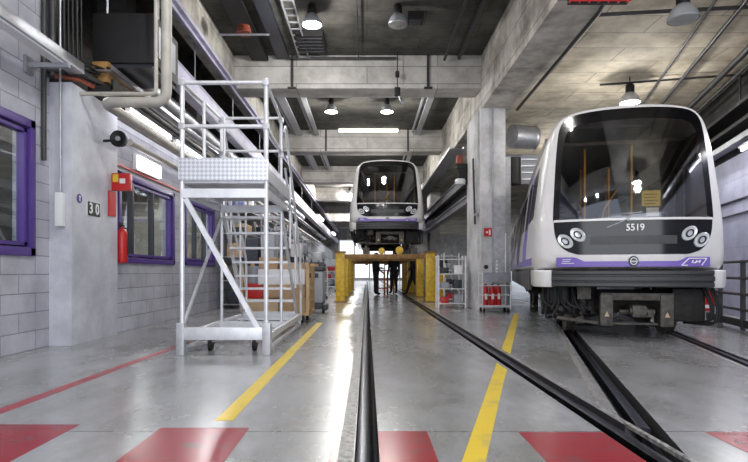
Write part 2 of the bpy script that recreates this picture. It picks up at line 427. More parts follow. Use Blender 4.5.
def window(idx, X, w, mull, depth=.14, fw=.09):
    y0, y1, z0, z1 = w
    b = BM()
    add_box(b, X-.10, X+.035, y0, y1, z0, z0+fw, bevel=.008); add_box(b, X-.10, X+.035, y0, y1, z1-fw, z1, bevel=.008)
    add_box(b, X-.10, X+.035, y0, y0+fw, z0, z1, bevel=.008); add_box(b, X-.10, X+.035, y1-fw, y1, z0, z1, bevel=.008)
    g = .022
    add_box(b, X-.09, X+.004, y0+fw+g, y1-fw-g, z0+fw+g, z0+fw+g+.04); add_box(b, X-.09, X+.004, y0+fw+g, y1-fw-g, z1-fw-g-.04, z1-fw-g)
    add_box(b, X-.09, X+.004, y1-fw-g-.05, y1-fw-g, z0+fw+g, z1-fw-g); add_box(b, X-.09, X+.004, y0+fw+g, y0+fw+g+.05, z0+fw+g, z1-fw-g)
    o = struct(obj('window_%d' % idx, b, 'purple'))
    b = BM()
    for y in mull: add_box(b, X-.09, X+.0, y-.03, y+.03, z0+fw, z1-fw)
    add_box(b, X-.095, X-.05, y0+fw, y1-fw, z0+fw, z0+fw+.03)
    obj('mullion', b, 'plk', o)
    boxobj('pane', (X-.05, X-.045, y0+fw, y1-fw, z0+fw, z1-fw), 'glass', o)
window(1, -4.0, W1, [4.6], fw=.10)
window(2, -3.8, W2, [8.78, 9.62])
window(3, -3.8, W3, [12.0, 12.7])
struct(boxobj('trim_red_conduit', (-3.8, -3.77, 8.1, 22, 2.55, 2.58), 'red'))

# the rooms behind the windows
b = BM()
add_box(b, -7.2, -7.0, -1, 14, 0, 3.0); add_box(b, -7.2, -4.26, -1.2, -1, 0, 3.0); add_box(b, -7.2, -4.04, 14, 14.2, 0, 3.0)
add_box(b, -7.2, -4.26, -1.2, 6.8, 3.0, 3.1); add_box(b, -7.2, -4.26, 6.8, 14.2, 3.0, 3.1); add_box(b, -7.0, -4.26, 6.75, 6.85, 0, 3)
struct(obj('wall_office', b, 'roomw'))
struct(boxobj('floor_office', (-7.2, -4.3, -1.2, 14.2, -.2, 0), 'plg'))
def shelf_unit(loc, rz, label, w=1.6, h=2.1, d=.45, group=None, fm='galv', seed=0, lev=4, contents=True):
    rnd = random.Random(seed)
    t = thing('shelving_unit', label, 'shelving', loc, rz, group)
    for sx in (-1, 1):
        b = BM()
        for sy in (-1, 1): add_box(b, sx*w/2-.02, sx*w/2+.02, sy*d/2-.02, sy*d/2+.02, 0, h)
        add_bar(b, (sx*w/2, -d/2, .3), (sx*w/2, d/2, h-.3), .02, .02)
        obj('upright', b, fm, t)
    for k in range(lev):
        z = .12+k*(h-.2)/(lev-1)
        boxobj('shelf', (-w/2, w/2, -d/2, d/2, z-.02, z), fm, t)
    return t
WHITE_TUBE = []
def office_light(y):
    t = thing('office_light', 'lit ceiling strip inside the room behind the left windows', 'light', (-5.6, y, 2.98), 0, 'office ceiling strips')
    boxobj('housing', (-.12, .12, -.7, .7, -.04, 0), 'plw', t); boxobj('diffuser', (-.10, .10, -.68, .68, -.05, -.04), 'tube', t)
for y in (4.6, 9.2, 12.2): office_light(y)
sh = shelf_unit((-6.6, 5.0, 0), R(90), 'storage shelves inside the room behind the nearest window', w=2.6)
shelf_unit((-6.6, 9.4, 0), R(90), 'storage shelves inside the room behind the middle window', w=2.2)
shelf_unit((-6.6, 12.3, 0), R(90), 'storage shelves inside the room behind the third window', w=2.2)
k = 0
for (cx, cy0, cy1) in ((-6.6, 3.9, 6.1), (-6.6, 8.5, 10.3), (-6.6, 11.4, 13.2)):
    for z in (.76, 1.39, 2.02):
        y = cy0
        while y < cy1-.2:
            w = random.uniform(.22, .4); h = random.uniform(.2, .4)
            if y+w > cy1: break
            o = boxobj('storage_box', (-.17, .17, 0, w, 0, h), random.choice(['plw', 'card2', 'plg', 'plb', 'card']))
            o.location = (cx, y, z-.01+.012); y += w+.06; k += 1
            tag(o, 'storage box on the shelves seen dimly behind the wall windows', 'box', 'boxes on the office shelves')
# leaning white panels / posts behind the middle window
for i, (y, t) in enumerate(((8.75, .3), (9.35, .3), (9.95, .26), (12.0, .3), (12.8, .25))):
    b = BM(); add_bar(b, (-4.75, y, 0.02), (-4.4, y+t*.6, 2.55), .1, .07)
    tag(obj('leaning_post', b, 'plw'), 'white post leaning inside the room behind the wall windows', 'post', 'white posts leaning in the office')

# ------------------------------------------------------------ ceilings, beams, columns
struct(boxobj('ceiling', (-5.4, 2.75, -4, 64, 6.15, 6.4), 'ceil'))
b = BM()
add_box(b, 3.5, 16, -4, 64, 5.05, 5.3)
struct(obj('ceiling_right', b, 'ceil_r', smooth=False))
beam = None
for i, y in enumerate((-.6, 6.2, 13.0, 19.8, 26.6, 33.4, 40.2, 47, 53.8)):
    b = BM(); add_box(b, -3.2, 2.75, y, y+.7, 5.35, 6.15, bevel=.02)
    if i == 0: pass
    struct(obj('trim_%d' % (i+1), b, 'beam')); 
struct(boxobj('trim_long_beam_right', (2.75, 3.5, -4, 64, 4.85, 6.4), 'beamy', bevel=.03))
struct(boxobj('trim_long_beam_left', (-3.55, -3.2, -4, 64, 5.45, 6.15), 'beamy'))
def column(y0, y1, n):
    b = BM(); add_box(b, 2.74, 3.31, y0, y1, 0, 4.85, bevel=.015)
    add_box(b, 2.70, 2.74, y0+.3, y1-.3, 0, 4.85)
    o = struct(obj('concrete_column', b, 'column'))
    boxobj('lower_cladding', (2.99, 3.31, y0-.012, y0-.001, .0, 2.75), 'aludull', o); return o
c1 = column(12.9, 14.8, 1)
boxobj('downpipe', (2.98, 3.02, 12.86, 12.9, 0.3, 4.85), 'galv', c1)
boxobj('casing', (3.31, 3.46, 13.0, 14.6, 0, 3.7), 'aludull', c1)
for y in (26.6, 40.2): struct(boxobj('concrete_column', (3.12, 3.6, y, y+1.4, 0, 4.85), 'column'))
# left far columns
struct(boxobj('wall_far', (-6, 16, 60, 60.3, 0, 6.4), 'far'))
M['glowpane'] = mat('added_glow_panel', (236, 240, 248), .4, emit=1.1)
dg = struct(boxobj('added_far_gate', (-3.2, 5.4, 59.9, 60, 0, 4.6), 'galv'))  # gate with glowing panes, added to brighten the far end
for j in range(5): boxobj('added_glow_pane', (-3.0+1.68*j, -1.48+1.68*j, 59.86, 59.9, .3, 4.4), 'glowpane', dg)
# right wall along the right track
wr = BM(); add_box(wr, -8, 56, 0, .25, 0, 3.4); o = struct(obj('wall_right', wr, 'block_r', smooth=False))
base = Vector((6.95, 9.66, 0)); o.location = base; o.rotation_euler = (0, 0, PI/2-PSI)
# mirrored so the wall body lies on the far side
o.location = base + nR*.61
wr = BM(); add_box(wr, -8, 56, 0, .3, 3.4, 5.05); o = struct(obj('wall_right_upper', wr, 'dark', smooth=False)); o.location = base + nR*.69; o.rotation_euler = (0, 0, PI/2-PSI)

# ------------------------------------------------------------ girders, trays, pipes on the left
def strut_thing(name, parts, label, cat, group=None):
    t = thing(name, label, cat, (0, 0, 0), 0, group)
    for pn, b, m in parts: obj(pn, b, m, t)
    return t
b = BM(); add_box(b, -3.32, -3.12, -3, 60, 5.36, 5.44); add_box(b, -3.24, -3.2, -3, 60, 5.30, 5.36)
tag(obj('steel_girder', b, 'girder'), 'upper lavender steel rail running along the left ceiling beam', 'girder')
b = BM(); add_box(b, -3.24, -3.2, 8.5, 60, 4.16, 4.5); add_box(b, -3.4, -3.2, 8.5, 60, 4.14, 4.18); add_box(b, -3.4, -3.2, 8.5, 60, 4.48, 4.52)
g2 = thing('steel_girder', 'lower lavender steel channel above the windows, hung from the ceiling', 'girder', (0, 0, 0))
obj('channel', b, 'girder', g2)
for y in (8.9, 10.6, 13.6, 17, 20.6, 24, 28, 33):
    bb = BM(); add_tube(bb, (-3.38, y, 4.5), (-3.38, y, 5.45), .014, 6); obj('hanger', bb, 'galv', g2)
# cable trays under / beside the channel
def tray(name, x0, x1, y0, y1, z, label, m='galv', cab=4, side=.07):
    t = thing(name, label, 'cable tray', (0, 0, 0))
    b = BM(); add_box(b, x0, x1, y0, y1, z, z+.008); add_box(b, x0, x0+.008, y0, y1, z, z+side); add_box(b, x1-.008, x1, y0, y1, z, z+side)
    obj('tray_channel', b, m, t)
    b = BM()
    for k in range(cab):
        r = random.uniform(.012, .024); x = x0+.03+(x1-x0-.06)*(k+.5)/cab
        pts = []
        n = 14
        for j in range(n+1): pts.append((x+random.uniform(-.01, .01), y0+(y1-y0)*j/n, z+.01+r))
        add_path(b, pts, r, 6, bend=.2)
    obj('cables', b, 'cable', t)
    return t
tray('cable_tray', -3.75, -3.4, 7.2, 45, 3.62, 'galvanised cable tray above the window wall, beside the lavender channel')
tray('cable_tray', -3.15, -2.9, 14, 45, 3.75, 'grey cable tray running into the distance on the left', m='aludull')
tray('cable_tray', -2.15, -1.85, 6.9, 12.9, 6.02, 'cable tray hung under the ceiling at the top left', m='plk', cab=2)
tray('cable_tray', -2.75, -2.35, 6.9, 12.9, 5.98, 'wider cable tray hung under the ceiling beside the left beam', m='duct', cab=3)
t = thing('cable_ladder', 'pale cable ladder under the ceiling right of the wide tray', 'cable tray', (0, 0, 0))
b = BM()
for x in (-1.62, -1.4): add_box(b, x, x+.025, 7, 12.9, 6.0, 6.05)
obj('side_rails', b, 'galv', t)
for j in range(20): boxobj('rung', (-1.62, -1.4, 7.1+j*.3, 7.13+j*.3, 6.01, 6.035), 'galv', t)
for y0 in (13.8, 20.6):
    for x, w, nm in ((-2.6, .35, 'left'), (-1.9, .2, 'mid'), (1.75, .25, 'right')):
        b = BM(); add_box(b, x, x+w*.7, y0, y0+5.9, 5.92, 5.98); add_box(b, x-.14, x-.08, y0, y0+5.9, 6.0, 6.05)
        tag(obj('ceiling_tray', b, 'aludull'), 'grey tray under the ceiling in the %s bay, %s side' % ('second' if y0 < 15 else 'third', nm), 'cable tray')
# pipe runs
def pipe(pts, r, m, label, name='pipe', seg=12, bend=None):
    b = BM(); add_path(b, pts, r, seg, bend); return tag(obj(name, b, m), label, 'pipe')
Y = 7.0
pipe([(-2.60, Y, 6.14), (-2.60, Y, 3.13), (-3.42, Y, 3.13), (-3.42, 40, 3.05)], .068, 'pipe', 'thick cream pipe dropping from the ceiling, then turning along the left wall', bend=.16)
pipe([(-2.735, Y, 6.14), (-2.735, Y, 3.24), (-3.95, Y, 3.24)], .026, 'pipe', 'thin cream pipe running down beside the thick cream pipe', bend=.06)
pipe([(-3.60, 8.2, 2.90), (-3.60, 40, 2.90)], .05, 'pipe', 'pale pipe running along the top of the window wall', bend=.1)
pipe([(-3.3, 7.6, 3.42), (-3.3, 40, 3.42)], .035, 'pipedark', 'dark pipe running above the window wall')
pipe([(-3.83, 6.74, 6.1), (-3.83, 6.74, 1.9)], .014, 'galv', 'slim vertical conduit on the front of the left pillar', 'conduit')
o = boxobj('switch_box', (-3.88, -3.79, 6.70, 6.798, 1.5, 1.92), 'plw', bevel=.01); tag(o, 'narrow white switch at the foot of the pillar conduit', 'switch')
b = BM(); 
for j in range(9): add_tube(b, (-4.02+j*.05, 6.72+.01*(j % 2), 3.35), (-3.98+j*.05, 6.72, 3.30), .02, 6)
pipe([(-3.9, 6.74, 3.38), (-3.68, 6.95, 3.40), (-3.6, 7.6, 3.40), (-3.62, 8.6, 3.40)], .028, 'orange', 'orange cable bundle above the left pillar', 'cable_bundle')
pipe([(-4.0+.02, 6.68, 3.44), (-3.6, 6.9, 3.46), (-3.5, 9, 3.5)], .03, 'pipedark', 'black cable bundle above the left pillar', 'cable_bundle')
pipe([(-3.93, 6.74, 6.1), (-3.93, 6.74, 3.36)], .045, 'pipedark', 'dark vertical pipe in the corner by the left pillar')
pipe([(-3.96, 6.62, 6.1), (-3.96, 6.62, 2.3)], .03, 'pipedark', 'second dark vertical pipe in the upper corner by the left pillar')

for j in range(7):
    z = 3.46+.035*j; x = -3.98+.045*j
    pipe([(x, 6.86+.02*j, 6.1), (x, 6.9+.02*j, z), (-3.72+.03*j, 7.3, z), (-3.80+.05*j, 38, z)], .012+.003*(j % 3), 'cable', 'black cable in the bundle above the window wall, dropping beside the left pillar', 'cable', 6, .08)['group'] = 'black cables above the window wall'
b = BM(); add_box(b, -3.72, -3.40, 7.2, 7.6, 3.34, 3.42); add_box(b, -3.42, -3.38, 7.2, 16, 3.36, 3.5)
tag(obj('cable_shelf', b, 'duct'), 'dark steel ledge carrying cables from the left pillar top', 'ledge')
b = BM(); add_box(b, -3.72, -3.5, 7.3, 8.9, 3.5, 3.78, bevel=.01); tag(obj('junction_box', b, 'rust'), 'brownish long box between the black ventilation box and the pillar', 'box')
# dark fan unit
t = thing('fan_unit', 'big black ventilation box hung high above the left pillar', 'ventilation unit', (-3.3, 7.35, 3.78))
b = BM(); add_box(b, -.44, .40, 0, .95, 0, .68, bevel=.02); obj('casing', b, 'duct', t)
b = BM(); add_box(b, -.40, .36, .05, .9, -.05, 0); obj('bottom_tray', b, 'plk', t)
for x in (-.38, .34):
    b = BM(); add_tube(b, (x, .3, .68), (x, .3, 2.37), .016, 6); obj('hanger', b, 'galv', t)
b = BM(); add_box(b, .40, .41, .15, .8, .12, .56); obj('side_panel', b, 'plg', t)
# silver ducts beneath/behind fan unit
b = BM(); add_tube(b, (-3.62, 8.5, 3.95), (-3.62, 30, 3.95), .17, 20); tag(obj('round_duct', b, 'galv'), 'round silver duct behind the black ventilation box', 'duct')

# strip light trunking in the upper left corner
t = thing('strip_light', 'white strip light housing in the upper left corner', 'light', (-3.62, 0, 3.40))
b = BM(); add_box(b, -.09, .09, 3.0, 6.75, 0, .13, bevel=.01); obj('housing', b, 'galv', t)
b = BM(); add_box(b, -.06, .06, 3.1, 6.4, -.02, 0); obj('diffuser', b, 'plw', t)
b = BM(); add_bar(b, (-.375, 6.35, -.04), (.12, 6.35, -.04), .05, .05); add_box(b, -.375, -.34, 6.28, 6.42, -.14, .06); obj('bracket', b, 'galv', t)
# fluorescent tubes in the window-wall ceiling
def tube_light(x, y0, y1, z, label, r=.022, m='tube'):
    t = thing('tube_light', label, 'light', (x, y0, z))
    boxobj('housing', (-.05, .05, 0, y1-y0, .03, .08), 'galv', t)
    b = BM(); add_tube(b, (0, .02, 0), (0, y1-y0-.02, 0), r, 10); obj('tube', b, m, t)
    for ya in (0, y1-y0-.03): boxobj('end_cap', (-.03, .03, ya, ya+.03, -.03, .03), 'plw', t)
tube_light(-3.46, 7.8, 9.5, 3.28, 'nearest lit tube above the window wall')
tube_light(-3.46, 9.7, 11.4, 3.28, 'second lit tube above the window wall')
tube_light(-3.46, 11.8, 13.5, 3.28, 'third lit tube above the window wall')
tube_light(-3.46, 14.5, 16.2, 3.28, 'fourth lit tube above the window wall')
# emergency light above window 2
t = thing('bulkhead_light', 'glowing rectangular bulkhead light above the middle window', 'light', (-3.8, 8.75, 2.72))
boxobj('base', (0, .06, 0, 1.0, -.13, .13), 'plw', t, bevel=.01); boxobj('diffuser', (.06, .1, .03, .97, -.11, .11), 'tube_soft', t, bevel=.01)
# horn speaker
t = thing('horn_speaker', 'small round black loudspeaker at the top of the left pillar', 'loudspeaker', (-3.45, 7.5, 2.78))
mt = Matrix.Rotation(R(90), 4, 'X')
b = BM(); add_lathe(b, [(.05, -.14), (.09, -.1), (.115, 0), (.115, .02), (.10, .025), (.03, -.02), (.02, -.02)], mt); obj('horn', b, 'rubber', t)
b = BM(); add_lathe(b, [(.03, .0), (.035, .03), (.0001, .045)], mt, 12); obj('driver', b, 'plg', t)
b = BM(); add_bar(b, (0, .08, 0), (-.27, .12, 0), .03, .03); obj('bracket', b, 'rubber', t)

# fire things on left pillar
t = thing('fire_alarm_sign', 'red box sign with a yellow panel at the corner of the left pillar', 'sign', (-3.72, 7.86, 2.12))
boxobj('box', (.0, .26, 0, .10, 0, .25), 'red', t, bevel=.006)
boxobj('yellow_panel', (.02, .10, -.006, 0, .12, .23), 'signy', t); boxobj('white_panel', (.12, .2, -.006, 0, .10, .17), 'signw', t)
b = BM(); add_box(b, -.004+.0, .02, -.25, -.05, -.36, .0+.0); 
tag(obj('hose_sign', b, 'red', None, (-3.715, 8.0, 2.1)), 'narrow red plate on the pillar below the red box sign', 'sign')
t = thing('fire_extinguisher', 'red fire extinguisher hung at the left pillar under the middle window edge', 'fire extinguisher', (-3.70, 8.16, 1.07))
b = BM(); add_lathe(b, [(.001, 0), (.07, 0), (.082, .03), (.082, .42), (.07, .47), (.03, .51), (.025, .54), (.001, .54)]); obj('cylinder', b, 'red', t)
b = BM(); add_box(b, -.02, .02, -.06, .04, .54, .57); add_bar(b, (0, 0, .57), (0, -.09, .60), .02, .012); obj('valve_handle', b, 'signk', t)
b = BM(); add_path(b, [(0, .02, .54), (.09, .02, .50), (.095, 0, .3), (.09, 0, .12)], .011, 8); obj('hose', b, 'rubber', t)
b = BM(); add_box(b, -.10, -.08, -.03, .03, .2, .3); obj('bracket', b, 'signk', t)
# number sign 30 and small purple badge on pillar (facing +X)
faceX = Matrix(((0, 0, 1, 0), (1, 0, 0, 0), (0, 1, 0, 0), (0, 0, 0, 1)))
t = thing('number_sign', 'black and white number plate reading 30 on the left pillar', 'sign', (-3.72, 7.34, 1.78))
boxobj('plate', (0, .008, -.17, .17, -.10, .10), 'signw', t)
boxobj('black_half', (.008, .010, -.165, -.0, -.095, .095), 'signk', t); boxobj('black_half', (.008, .010, .005, .165, -.095, .095), 'signk', t)
text_obj('digits', '3', .2, 'signw', t, Matrix.Translation((.012, -.08, 0)) @ faceX)
text_obj('digits', '0', .2, 'signw', t, Matrix.Translation((.012, .085, 0)) @ faceX)
t = thing('round_badge', 'small round purple badge on the left pillar', 'sign', (-3.72, 6.98, 1.88))
b = BM(); add_lathe(b, [(.06, 0), (.06, .008)], Matrix.Rotation(R(90), 4, 'Y')); obj('disc', b, 'purple', t)
b = BM(); add_box(b, .008, .011, -.008, .008, -.035, .035); add_box(b, .008, .011, -.02, .02, .02, .032); obj('symbol', b, 'signw', t)

# ------------------------------------------------------------ lamps
def make_lamp(x, y, z, label, s=1., lit=True, ceil=6.15, power=150):
    t = thing('high_bay_lamp', label, 'lamp', (x, y, z))
    b = BM(); add_lathe(b, [(.19*s, 0), (.195*s, .01), (.185*s, .06), (.155*s, .13), (.11*s, .19), (.07*s, .22)], cap=False)
    add_lathe(b, [(.185*s, .0), (.175*s, .06), (.148*s, .128), (.10*s, .185), (.06*s, .215)], cap=False); obj('shade', b, 'lampglass' , t)
    b = BM(); add_lathe(b, [(.075*s, .21), (.085*s, .23), (.085*s, .36), (.06*s, .40), (.02*s, .42)]); add_tube(b, (0, 0, .4), (0, 0, ceil-z), .012, 8); obj('housing', b, 'lampdark', t)
    b = BM(); add_lathe(b, [(.001, -.012), (.12*s, -.010), (.18*s, .004), (.18*s, .012), (.001, .012)]); obj('lens', b, 'bulb' if lit else 'bulb_off', t)
    if power:
        L = bpy.data.lights.new('lamp_or_fill_light', 'POINT'); L.energy = power; L.shadow_soft_size = .12; L.color = (1, .97, .93)
        lo = bpy.data.objects.new('lamp_or_fill_light', L); C.objects.link(lo); lo.parent = t; lo.location = (0, 0, -.20)
    return t
rows = [(10.5, 'nearest'), (16.2, 'second'), (21.9, 'third'), (27.6, 'fourth'), (33.3, 'fifth'), (45, 'sixth'), (54, 'added last')]  # final row added to brighten the far background
for y, nm in rows:
    for x, sd in ((-1.07, 'left'), (.6, 'right')):
        make_lamp(x, y, 5.73, 'round ceiling lamp in the %s row over the main bay, %s one' % (nm, sd), lit=not (y < 11 and x > 0), power=(110 if y < 20 else 120 if y < 30 else 320) if not (y < 11 and x > 0) else 0)
for y in (4.6, -1.2):
    for x in (-1.07, .6): make_lamp(x, y, 5.73, 'ceiling lamp over the near end of the main bay', power=130)['group'] = 'lamps over the near end'
make_lamp(5.55, 11.4, 4.5, 'lit ceiling lamp just above the roof of the near train', ceil=5.05, power=85, s=1.05)
make_lamp(4.39, 7.5, 4.43, 'dark unlit ceiling lamp at the top edge above the near train', ceil=5.05, s=1.05, lit=False, power=0)
make_lamp(6.3, 17.0, 4.5, 'ceiling lamp over the body of the near train', ceil=5.05, power=90)
make_lamp(3.0+.8, 2.0, 4.43, 'ceiling lamp over the near end of the right bay', ceil=5.05, power=85)

# ------------------------------------------------------------ metro train
S = 73.0
BODY = [(92, 272), (97.5, 271), (97, 250), (94.5, 224), (91.5, 200), (87.5, 170), (84.5, 150), (81.5, 136), (76.5, 123), (67, 113.5), (52, 109), (28, 106.8), (0, 106)]
MASK = [(52, 257), (64, 254), (72, 247), (76, 238), (77.5, 224), (75.5, 190), (73.5, 160), (71.5, 140), (69.5, 128), (64, 119), (52, 115), (28, 113), (0, 112.5)]
def tz(y): return .93+(272-y)/S
BODYP = [(x*1.02/S, tz(y)) for x, y in BODY]; MASKP = [(x*1.02/S, tz(y)) for x, y in MASK]
def nose(x, z):
    return .26*(abs(x)/1.3)**2.6 + .13*max(0, z-1.55)**1.25 + .03*max(0, 1.1-z)
def smooth_poly(h, it=2):
    P = h + [(-x, z) for x, z in h[-2::-1]]
    for _ in range(it):
        Q = [P[0]]
        for a, c in zip(P, P[1:]):
            Q += [(a[0]*.75+c[0]*.25, a[1]*.75+c[1]*.25), (a[0]*.25+c[0]*.75, a[1]*.25+c[1]*.75)]
        Q.append(P[-1]); P = Q
    return P
def radial(P, th, c=(0, 2.05)):
    d = (math.sin(th), math.cos(th)); best = None
    n = len(P)
    for i in range(n):
        a = P[i]; b = P[(i+1) % n]
        ex, ez = b[0]-a[0], b[1]-a[1]; ax, az = a[0]-c[0], a[1]-c[1]
        den = d[0]*ez-d[1]*ex
        if abs(den) < 1e-9: continue
        t = (ax*ez-az*ex)/den; u = (ax*d[1]-az*d[0])/den
        if t > 0 and -1e-6 <= u <= 1+1e-6 and (best is None or t > best): best = t
    return (c[0]+d[0]*best, c[1]+d[1]*best)
def halfw(P, z):
    w = 0
    for a, b in zip(P, P[1:]):
        lo, hi = min(a[1], b[1]), max(a[1], b[1])
        if lo <= z <= hi and hi > lo:
            t = (z-a[1])/(b[1]-a[1]); w = max(w, a[0]+(b[0]-a[0])*t)
    return w
BS = smooth_poly(BODYP); MS = smooth_poly(MASKP)
NR = 160
def front_patch(zs, wf, off, thick=.0, nx=25, x0=None, x1=None):
    b = BM(); rows_ = []
    for z in zs:
        w = wf(z); row = []
        for i in range(nx):
            u = -1+2*i/(nx-1)
            x = u*w if x0 is None else x0+(x1-x0)*(i/(nx-1))
            row.append(b.verts.new((x, nose(x, z)-off, z)))
        rows_.append(row)
    for a, c in zip(rows_, rows_[1:]):
        for i in range(nx-1): b.faces.new((a[i], a[i+1], c[i+1], c[i]))
    return b
def plan(s):
    """plan curve of the train front, s in [-1.9, 1.9]: |s|<1.2 across the face, beyond it wraps to the side"""
    a = abs(s); sg = 1 if s >= 0 else -1
    if a <= 1.15: return (s, nose(s, .93))
    t = min(1, (a-1.15)/.5); th = t*PI/2
    x = 1.15+.20*math.sin(th); y = nose(1.15, .93)+.34*(1-math.cos(th))
    if a > 1.65: y += (a-1.65)
    return (sg*x, y)
def sweep(s0, s1, prof, n=30):
    b = BM(); rings = []
    for i in range(n+1):
        s = s0+(s1-s0)*i/n; x, y = plan(s)
        x2, y2 = plan(s+.01); x1_, y1_ = plan(s-.01)
        tx, ty = x2-x1_, y2-y1_; l = math.hypot(tx, ty) or 1; nx_, ny_ = ty/l, -tx/l
        rings.append([b.verts.new((x+nx_*d, y+ny_*d, z)) for d, z in prof])
    k = len(prof)
    for a, c in zip(rings, rings[1:]):
        for j in range(k): b.faces.new((a[j], a[(j+1) % k], c[(j+1) % k], c[j]))
    b.faces.new(rings[0][::-1]); b.faces.new(rings[-1])
    return b
def make_train(label, loc, rz, number, L=11.5, cars=2):
    T = thing('metro_train', label, 'train', loc, rz)
    # shell
    b = BM()
    specs = [(1., None), (1., .42), (.995, .26), (.975, .13), (.945, .05), (.90, .01)]
    bo = [radial(BS, 2*PI*k/NR) for k in range(NR)]; mo = [radial(MS, 2*PI*k/NR) for k in range(NR)]
    rings = []
    for sc, dy in specs:
        ring = []
        for (x, z), (mx_, mz_) in zip(bo, mo):
            f = (1-sc)/.2
            X = x+(mx_-x)*f*1.0 if dy is not None else x; Z = z+(mz_-z)*f*1.0 if dy is not None else z
            Yv = L if dy is None else nose(X, Z)+dy
            ring.append(b.verts.new((X, Yv, Z)))
        rings.append(ring)
    rings.append([b.verts.new((x*.995, nose(x, z)+.0, z)) for x, z in mo])
    for a, c in zip(rings, rings[1:]):
        for k in range(NR): b.faces.new((a[k], a[(k+1) % NR], c[(k+1) % NR], c[k]))
    obj('body_shell', b, 'white', T)
    # following car
    if cars > 1:
        b = BM(); R1 = [b.verts.new((x, L+.7, z)) for x, z in bo]; R2 = [b.verts.new((x, L*2, z)) for x, z in bo]
        for k in range(NR): b.faces.new((R1[k], R1[(k+1) % NR], R2[(k+1) % NR], R2[k]))
        b.faces.new(R1[::-1]); b.faces.new(R2); obj('rear_car_shell', b, 'white', T)
        b = BM(); add_box(b, -1.1, 1.1, L, L+.7, .9, 2.9); obj('gangway_bellows', b, 'rubber', T)
    # interior
    b = BM()
    add_box(b, -1.1, 1.1, 1.2, L-.1, .98, 1.02); add_box(b, -1.1, 1.1, 1.2, L-.1, 2.85, 2.9); add_box(b, -1.15, 1.15, L-.15, L-.1, 1, 2.9)
    for sx in (-1, 1):
        add_box(b, sx*1.18-.02, sx*1.18+.02, .5, L-.1, 1., 1.62); add_box(b, sx*1.12-.02, sx*1.12+.02, .8, L-.1, 2.5, 2.9)
        for y in (1.5, 3.2, 5.0, 7., 9.): add_box(b, sx*1.15-.02, sx*1.15+.02, y, y+.35, 1.62, 2.5)
    obj('interior_lining', b, 'liner', T)
    b = BM(); add_box(b, -1.1, 1.1, .40, .95, 1.3, 1.56, bevel=.05); obj('driver_console', b, 'plk', T)
    for (x, y, z1) in ((-.42, 1.5, 2.86), (.05, 1.9, 2.6), (.30, 1.35, 2.86), (-.85, 1.8, 2.0), (-.2, 3.4, 2.86), (.45, 4.2, 2.86)):
        b = BM(); add_tube(b, (x, y, 1.02), (x, y, z1), .018, 8); obj('grab_pole', b, 'poley', T)
    b = BM(); add_path(b, [(-.2, 1.5, 1.5), (-.1, 1.5, 1.9), (.12, 1.6, 2.2)], .015, 8); obj('grab_rail', b, 'poley', T)
    for sx in (-1, 1):
        for y in (2.3, 4.2, 6.1):
            b = BM(); add_box(b, sx*.9-.22, sx*.9+.22, y, y+1.0, 1.3, 1.42, bevel=.03); add_box(b, sx*1.1-.04, sx*1.1+.04, y, y+1.0, 1.4, 1.9, bevel=.03); obj('seat_row', b, 'seatm', T)
    # glass, mask
    z0, zt = MS[0][1]+.004, max(z for x, z in MS)-.004
    zs = [1.615+(zt-1.615)*(1-(1-i/26)**1.7) for i in range(27)]
    obj('windscreen', front_patch(zs, lambda z: halfw(MS, z)*.985, .006), 'wind', T)
    # black border of the windscreen
    b = BM(); outer = []; inner = []
    sel = [(x, z) for x, z in mo]
    for (x, z) in sel:
        outer.append(b.verts.new((x*1.01, nose(x, z)-.009, 2.05+(z-2.05)*1.008)))
        fx = .93; X = x*fx; Z = 2.05+(z-2.05)*(.86 if z > 2.05 else .93)
        inner.append(b.verts.new((X, nose(X, Z)-.009, Z)))
    for k in range(NR):
        if (sel[k][1]+sel[(k+1) % NR][1])/2 > 1.6: b.faces.new((outer[k], outer[(k+1) % NR], inner[(k+1) % NR], inner[k]))
    obj('windscreen_border', b, 'black', T)
    zs = [z0+(1.585-z0)*(i/12)**1.4 for i in range(13)]
    obj('front_mask', front_patch(zs, lambda z: halfw(MS, z)*1.0, .008), 'black', T)
    obj('white_strip', front_patch([1.585, 1.60, 1.615], lambda z: halfw(MS, z), .016), 'white', T)
    # destination display
    obj('destination_display', front_patch([1.27, 1.33, 1.38], lambda z: .58, .013), 'ribs', T)
    # headlights
    for sx in (-1, 1):
        for (hx, hz, rr) in ((.915, 1.32, .10), (.745, 1.405, .098)):
            x = sx*hx; y = nose(x, hz)
            slope = math.atan((nose(hx+.05, hz)-nose(hx-.05, hz))/.1)*sx
            mt = Matrix.Translation((x, y-.004, hz)) @ Matrix.Rotation(slope, 4, 'Z') @ Matrix.Rotation(R(90), 4, 'X') @ Matrix.Rotation(sx*R(35), 4, 'Z') @ Matrix.Diagonal((1.22, .82, 1, 1))
            b = BM(); add_lathe(b, [(rr*.85, .0), (rr, .0), (rr, .02), (rr*.92, .028), (rr*.6, .018), (rr*.001, .014)], mt, 28); hl = obj('headlight', b, 'lens', T)
            b = BM(); add_lathe(b, [(rr*.55, .018), (rr*.55, .03), (rr*.38, .032), (rr*.38, .02)], mt, 24, cap=False); obj('lamp_ring', b, 'signk', hl)
    # wiper
    b = BM(); add_bar(b, (-.08, -.03, 1.60), (-.36, -.02, 1.49), .014, .012); add_bar(b, (-.30, .02, 1.66), (.12, .0, 1.69), .012, .012); add_tube(b, (-.08, .0, 1.59), (-.08, -.05, 1.59), .02, 8)
    obj('wiper', b, 'plg', T)
    # number
    if number:
        text_obj('fleet_number', number, .125, 'signw', T, Matrix.Translation((.02, -.022, 1.485)) @ Matrix.Rotation(R(90), 4, 'X'))
    else:
        pass
    # purple band
    b = BM(); n = 60; prev = None
